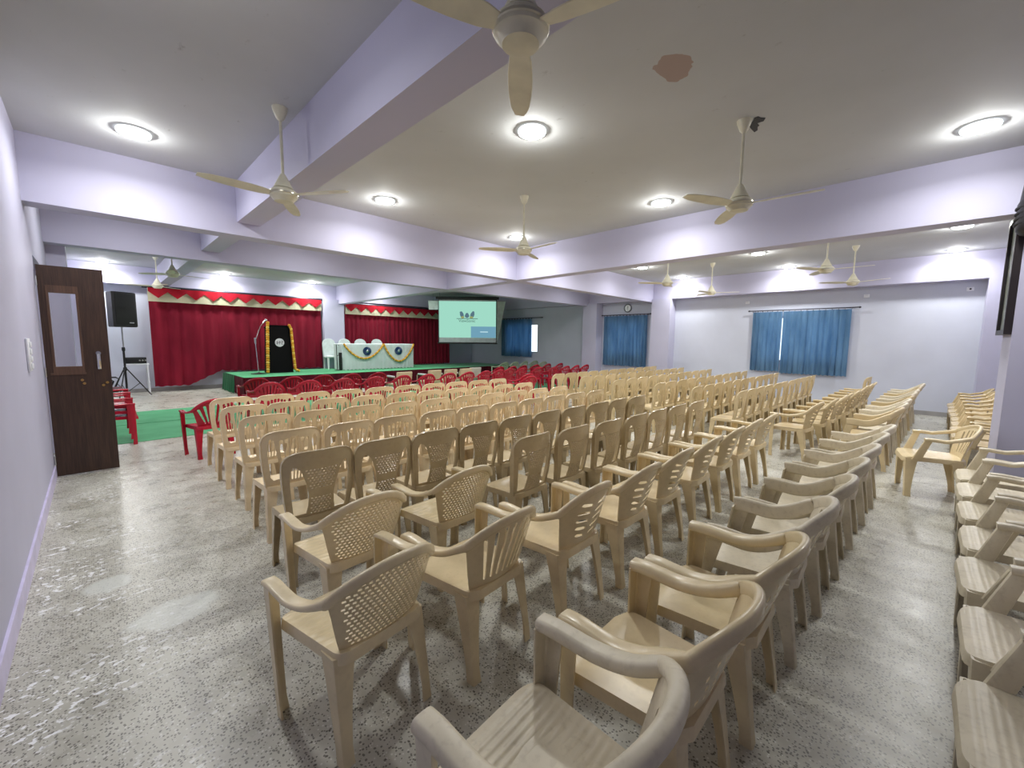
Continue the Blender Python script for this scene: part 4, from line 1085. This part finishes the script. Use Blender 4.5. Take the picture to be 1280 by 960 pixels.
for cx, cz, rx, rz_, tl in ((-.23, zc+.03, .075, .12, .25), (-.02, zc-.01, .09, .085, 0), (.20, zc+.03, .08, .13, -.35), (-.26, zc+.12, .06, .05, 0), (.235, zc+.13, .05, .05, 0), (-.02, zc+.06, .06, .05, 0)): blob(bird, cx, cz, rx, rz_, tl)
part('picture_birds', bird, M['scr_dark'], pic, False)
yl = MB()
for cx, cz, rx, rz_ in ((-.20, zc-.07, .07, .045), (.16, zc-.07, .08, .045)): blob(yl, cx, cz, rx, rz_, 0, -.008)
part('picture_bellies', yl, M['scr_yel'], pic, False)
br = MB(); br.box(-.45, .42, -.008, -.0065, zc-.135, zc-.113); part('picture_branch', br, M['scr_ink'], pic, False)
fc = bpy.data.curves.new('picture_lettering', 'FONT'); fc.body = 'ViewSonic'; fc.size = .165; fc.align_x = 'CENTER'; fc.extrude = .0006
fo = bpy.data.objects.new('picture_lettering', fc); COL.objects.link(fo); fo.parent = t; fo.location = (-.02, -.0075, zc-.265); fo.rotation_euler = (PI/2, 0, 0)
bpy.context.view_layer.update()
lm = bpy.data.meshes.new_from_object(fo.evaluated_get(bpy.context.evaluated_depsgraph_get())); lm.materials.clear(); lm.materials.append(M['scr_ink'])
bpy.data.objects.remove(fo); fo = link('picture_lettering', lm, pic, (-.02, -.0075, zc-.265)); fo.rotation_euler = (PI/2, 0, 0)

# pale sheet hung behind the screen
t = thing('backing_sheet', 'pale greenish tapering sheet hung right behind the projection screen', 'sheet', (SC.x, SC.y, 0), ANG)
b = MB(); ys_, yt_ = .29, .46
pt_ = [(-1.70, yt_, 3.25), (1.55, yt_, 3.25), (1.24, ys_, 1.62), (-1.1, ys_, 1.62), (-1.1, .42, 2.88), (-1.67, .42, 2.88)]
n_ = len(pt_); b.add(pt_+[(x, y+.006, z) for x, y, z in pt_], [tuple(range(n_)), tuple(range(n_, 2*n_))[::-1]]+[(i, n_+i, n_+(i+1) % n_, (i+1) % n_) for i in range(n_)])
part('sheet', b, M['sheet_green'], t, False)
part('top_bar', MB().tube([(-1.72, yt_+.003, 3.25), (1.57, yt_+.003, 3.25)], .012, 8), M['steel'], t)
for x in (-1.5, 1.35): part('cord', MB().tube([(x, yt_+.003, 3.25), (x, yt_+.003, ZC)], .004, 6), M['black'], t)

# ------------------------------------------------------------------ picture and speaker on the right-hand column
t = thing('framed_picture', 'tall dark-framed picture on the right-hand column, seen nearly edge on', 'picture', (6.81, -.648, 1.72))
b = MB()
for x0, x1, z0, z1 in ((-.30, .30, 0, .05), (-.30, .30, 1.17, 1.22), (-.30, -.25, .05, 1.17), (.25, .30, .05, 1.17)): b.box(x0, x1, -.012, .045, z0, z1)
part('frame', b, M['frame_black'], t, False)
part('print', bx(-.25, .25, -.008, .018, .05, 1.17), M['paper'], t, False)
part('glass', bx(-.25, .25, .026, .029, .05, 1.17), M['glass'], t, False)
t = thing('wall_speaker', 'black rounded wall speaker above the framed picture at the right edge', 'speaker', (6.36, -.745, 2.66))
b = MB(); rings = []
for z, k in ((0, .55), (.015, .8), (.05, .96), (.10, 1), (.30, 1), (.33, .93), (.80, .72), (.86, .66)):
    rings.append([(a*k, b_*k, z) for a, b_ in rrect(.36, .34, 4, .42)])
b.loft(rings); part('cabinet', b, M['black'], t, True, 40)
g = MB()
for k in range(4): g.lathe([(.172, .09+k*.05), (.186, .1+k*.05), (.186, .115+k*.05), (.172, .125+k*.05)], (0, 0, 0), 28)
part('ribs', g, M['mesh_black'], t)
part('bracket', bx(.05, .12, -.12, .0, .2, .6), M['black'], t, False)

# ------------------------------------------------------------------ daylight outside the curtained windows
wd = bpy.data.worlds.new('world'); S.world = wd; wd.use_nodes = True
bgn = wd.node_tree.nodes['Background']; bgn.inputs[0].default_value = (.86, .93, 1, 1); bgn.inputs[1].default_value = 1.6
S.view_settings.exposure = 0.34
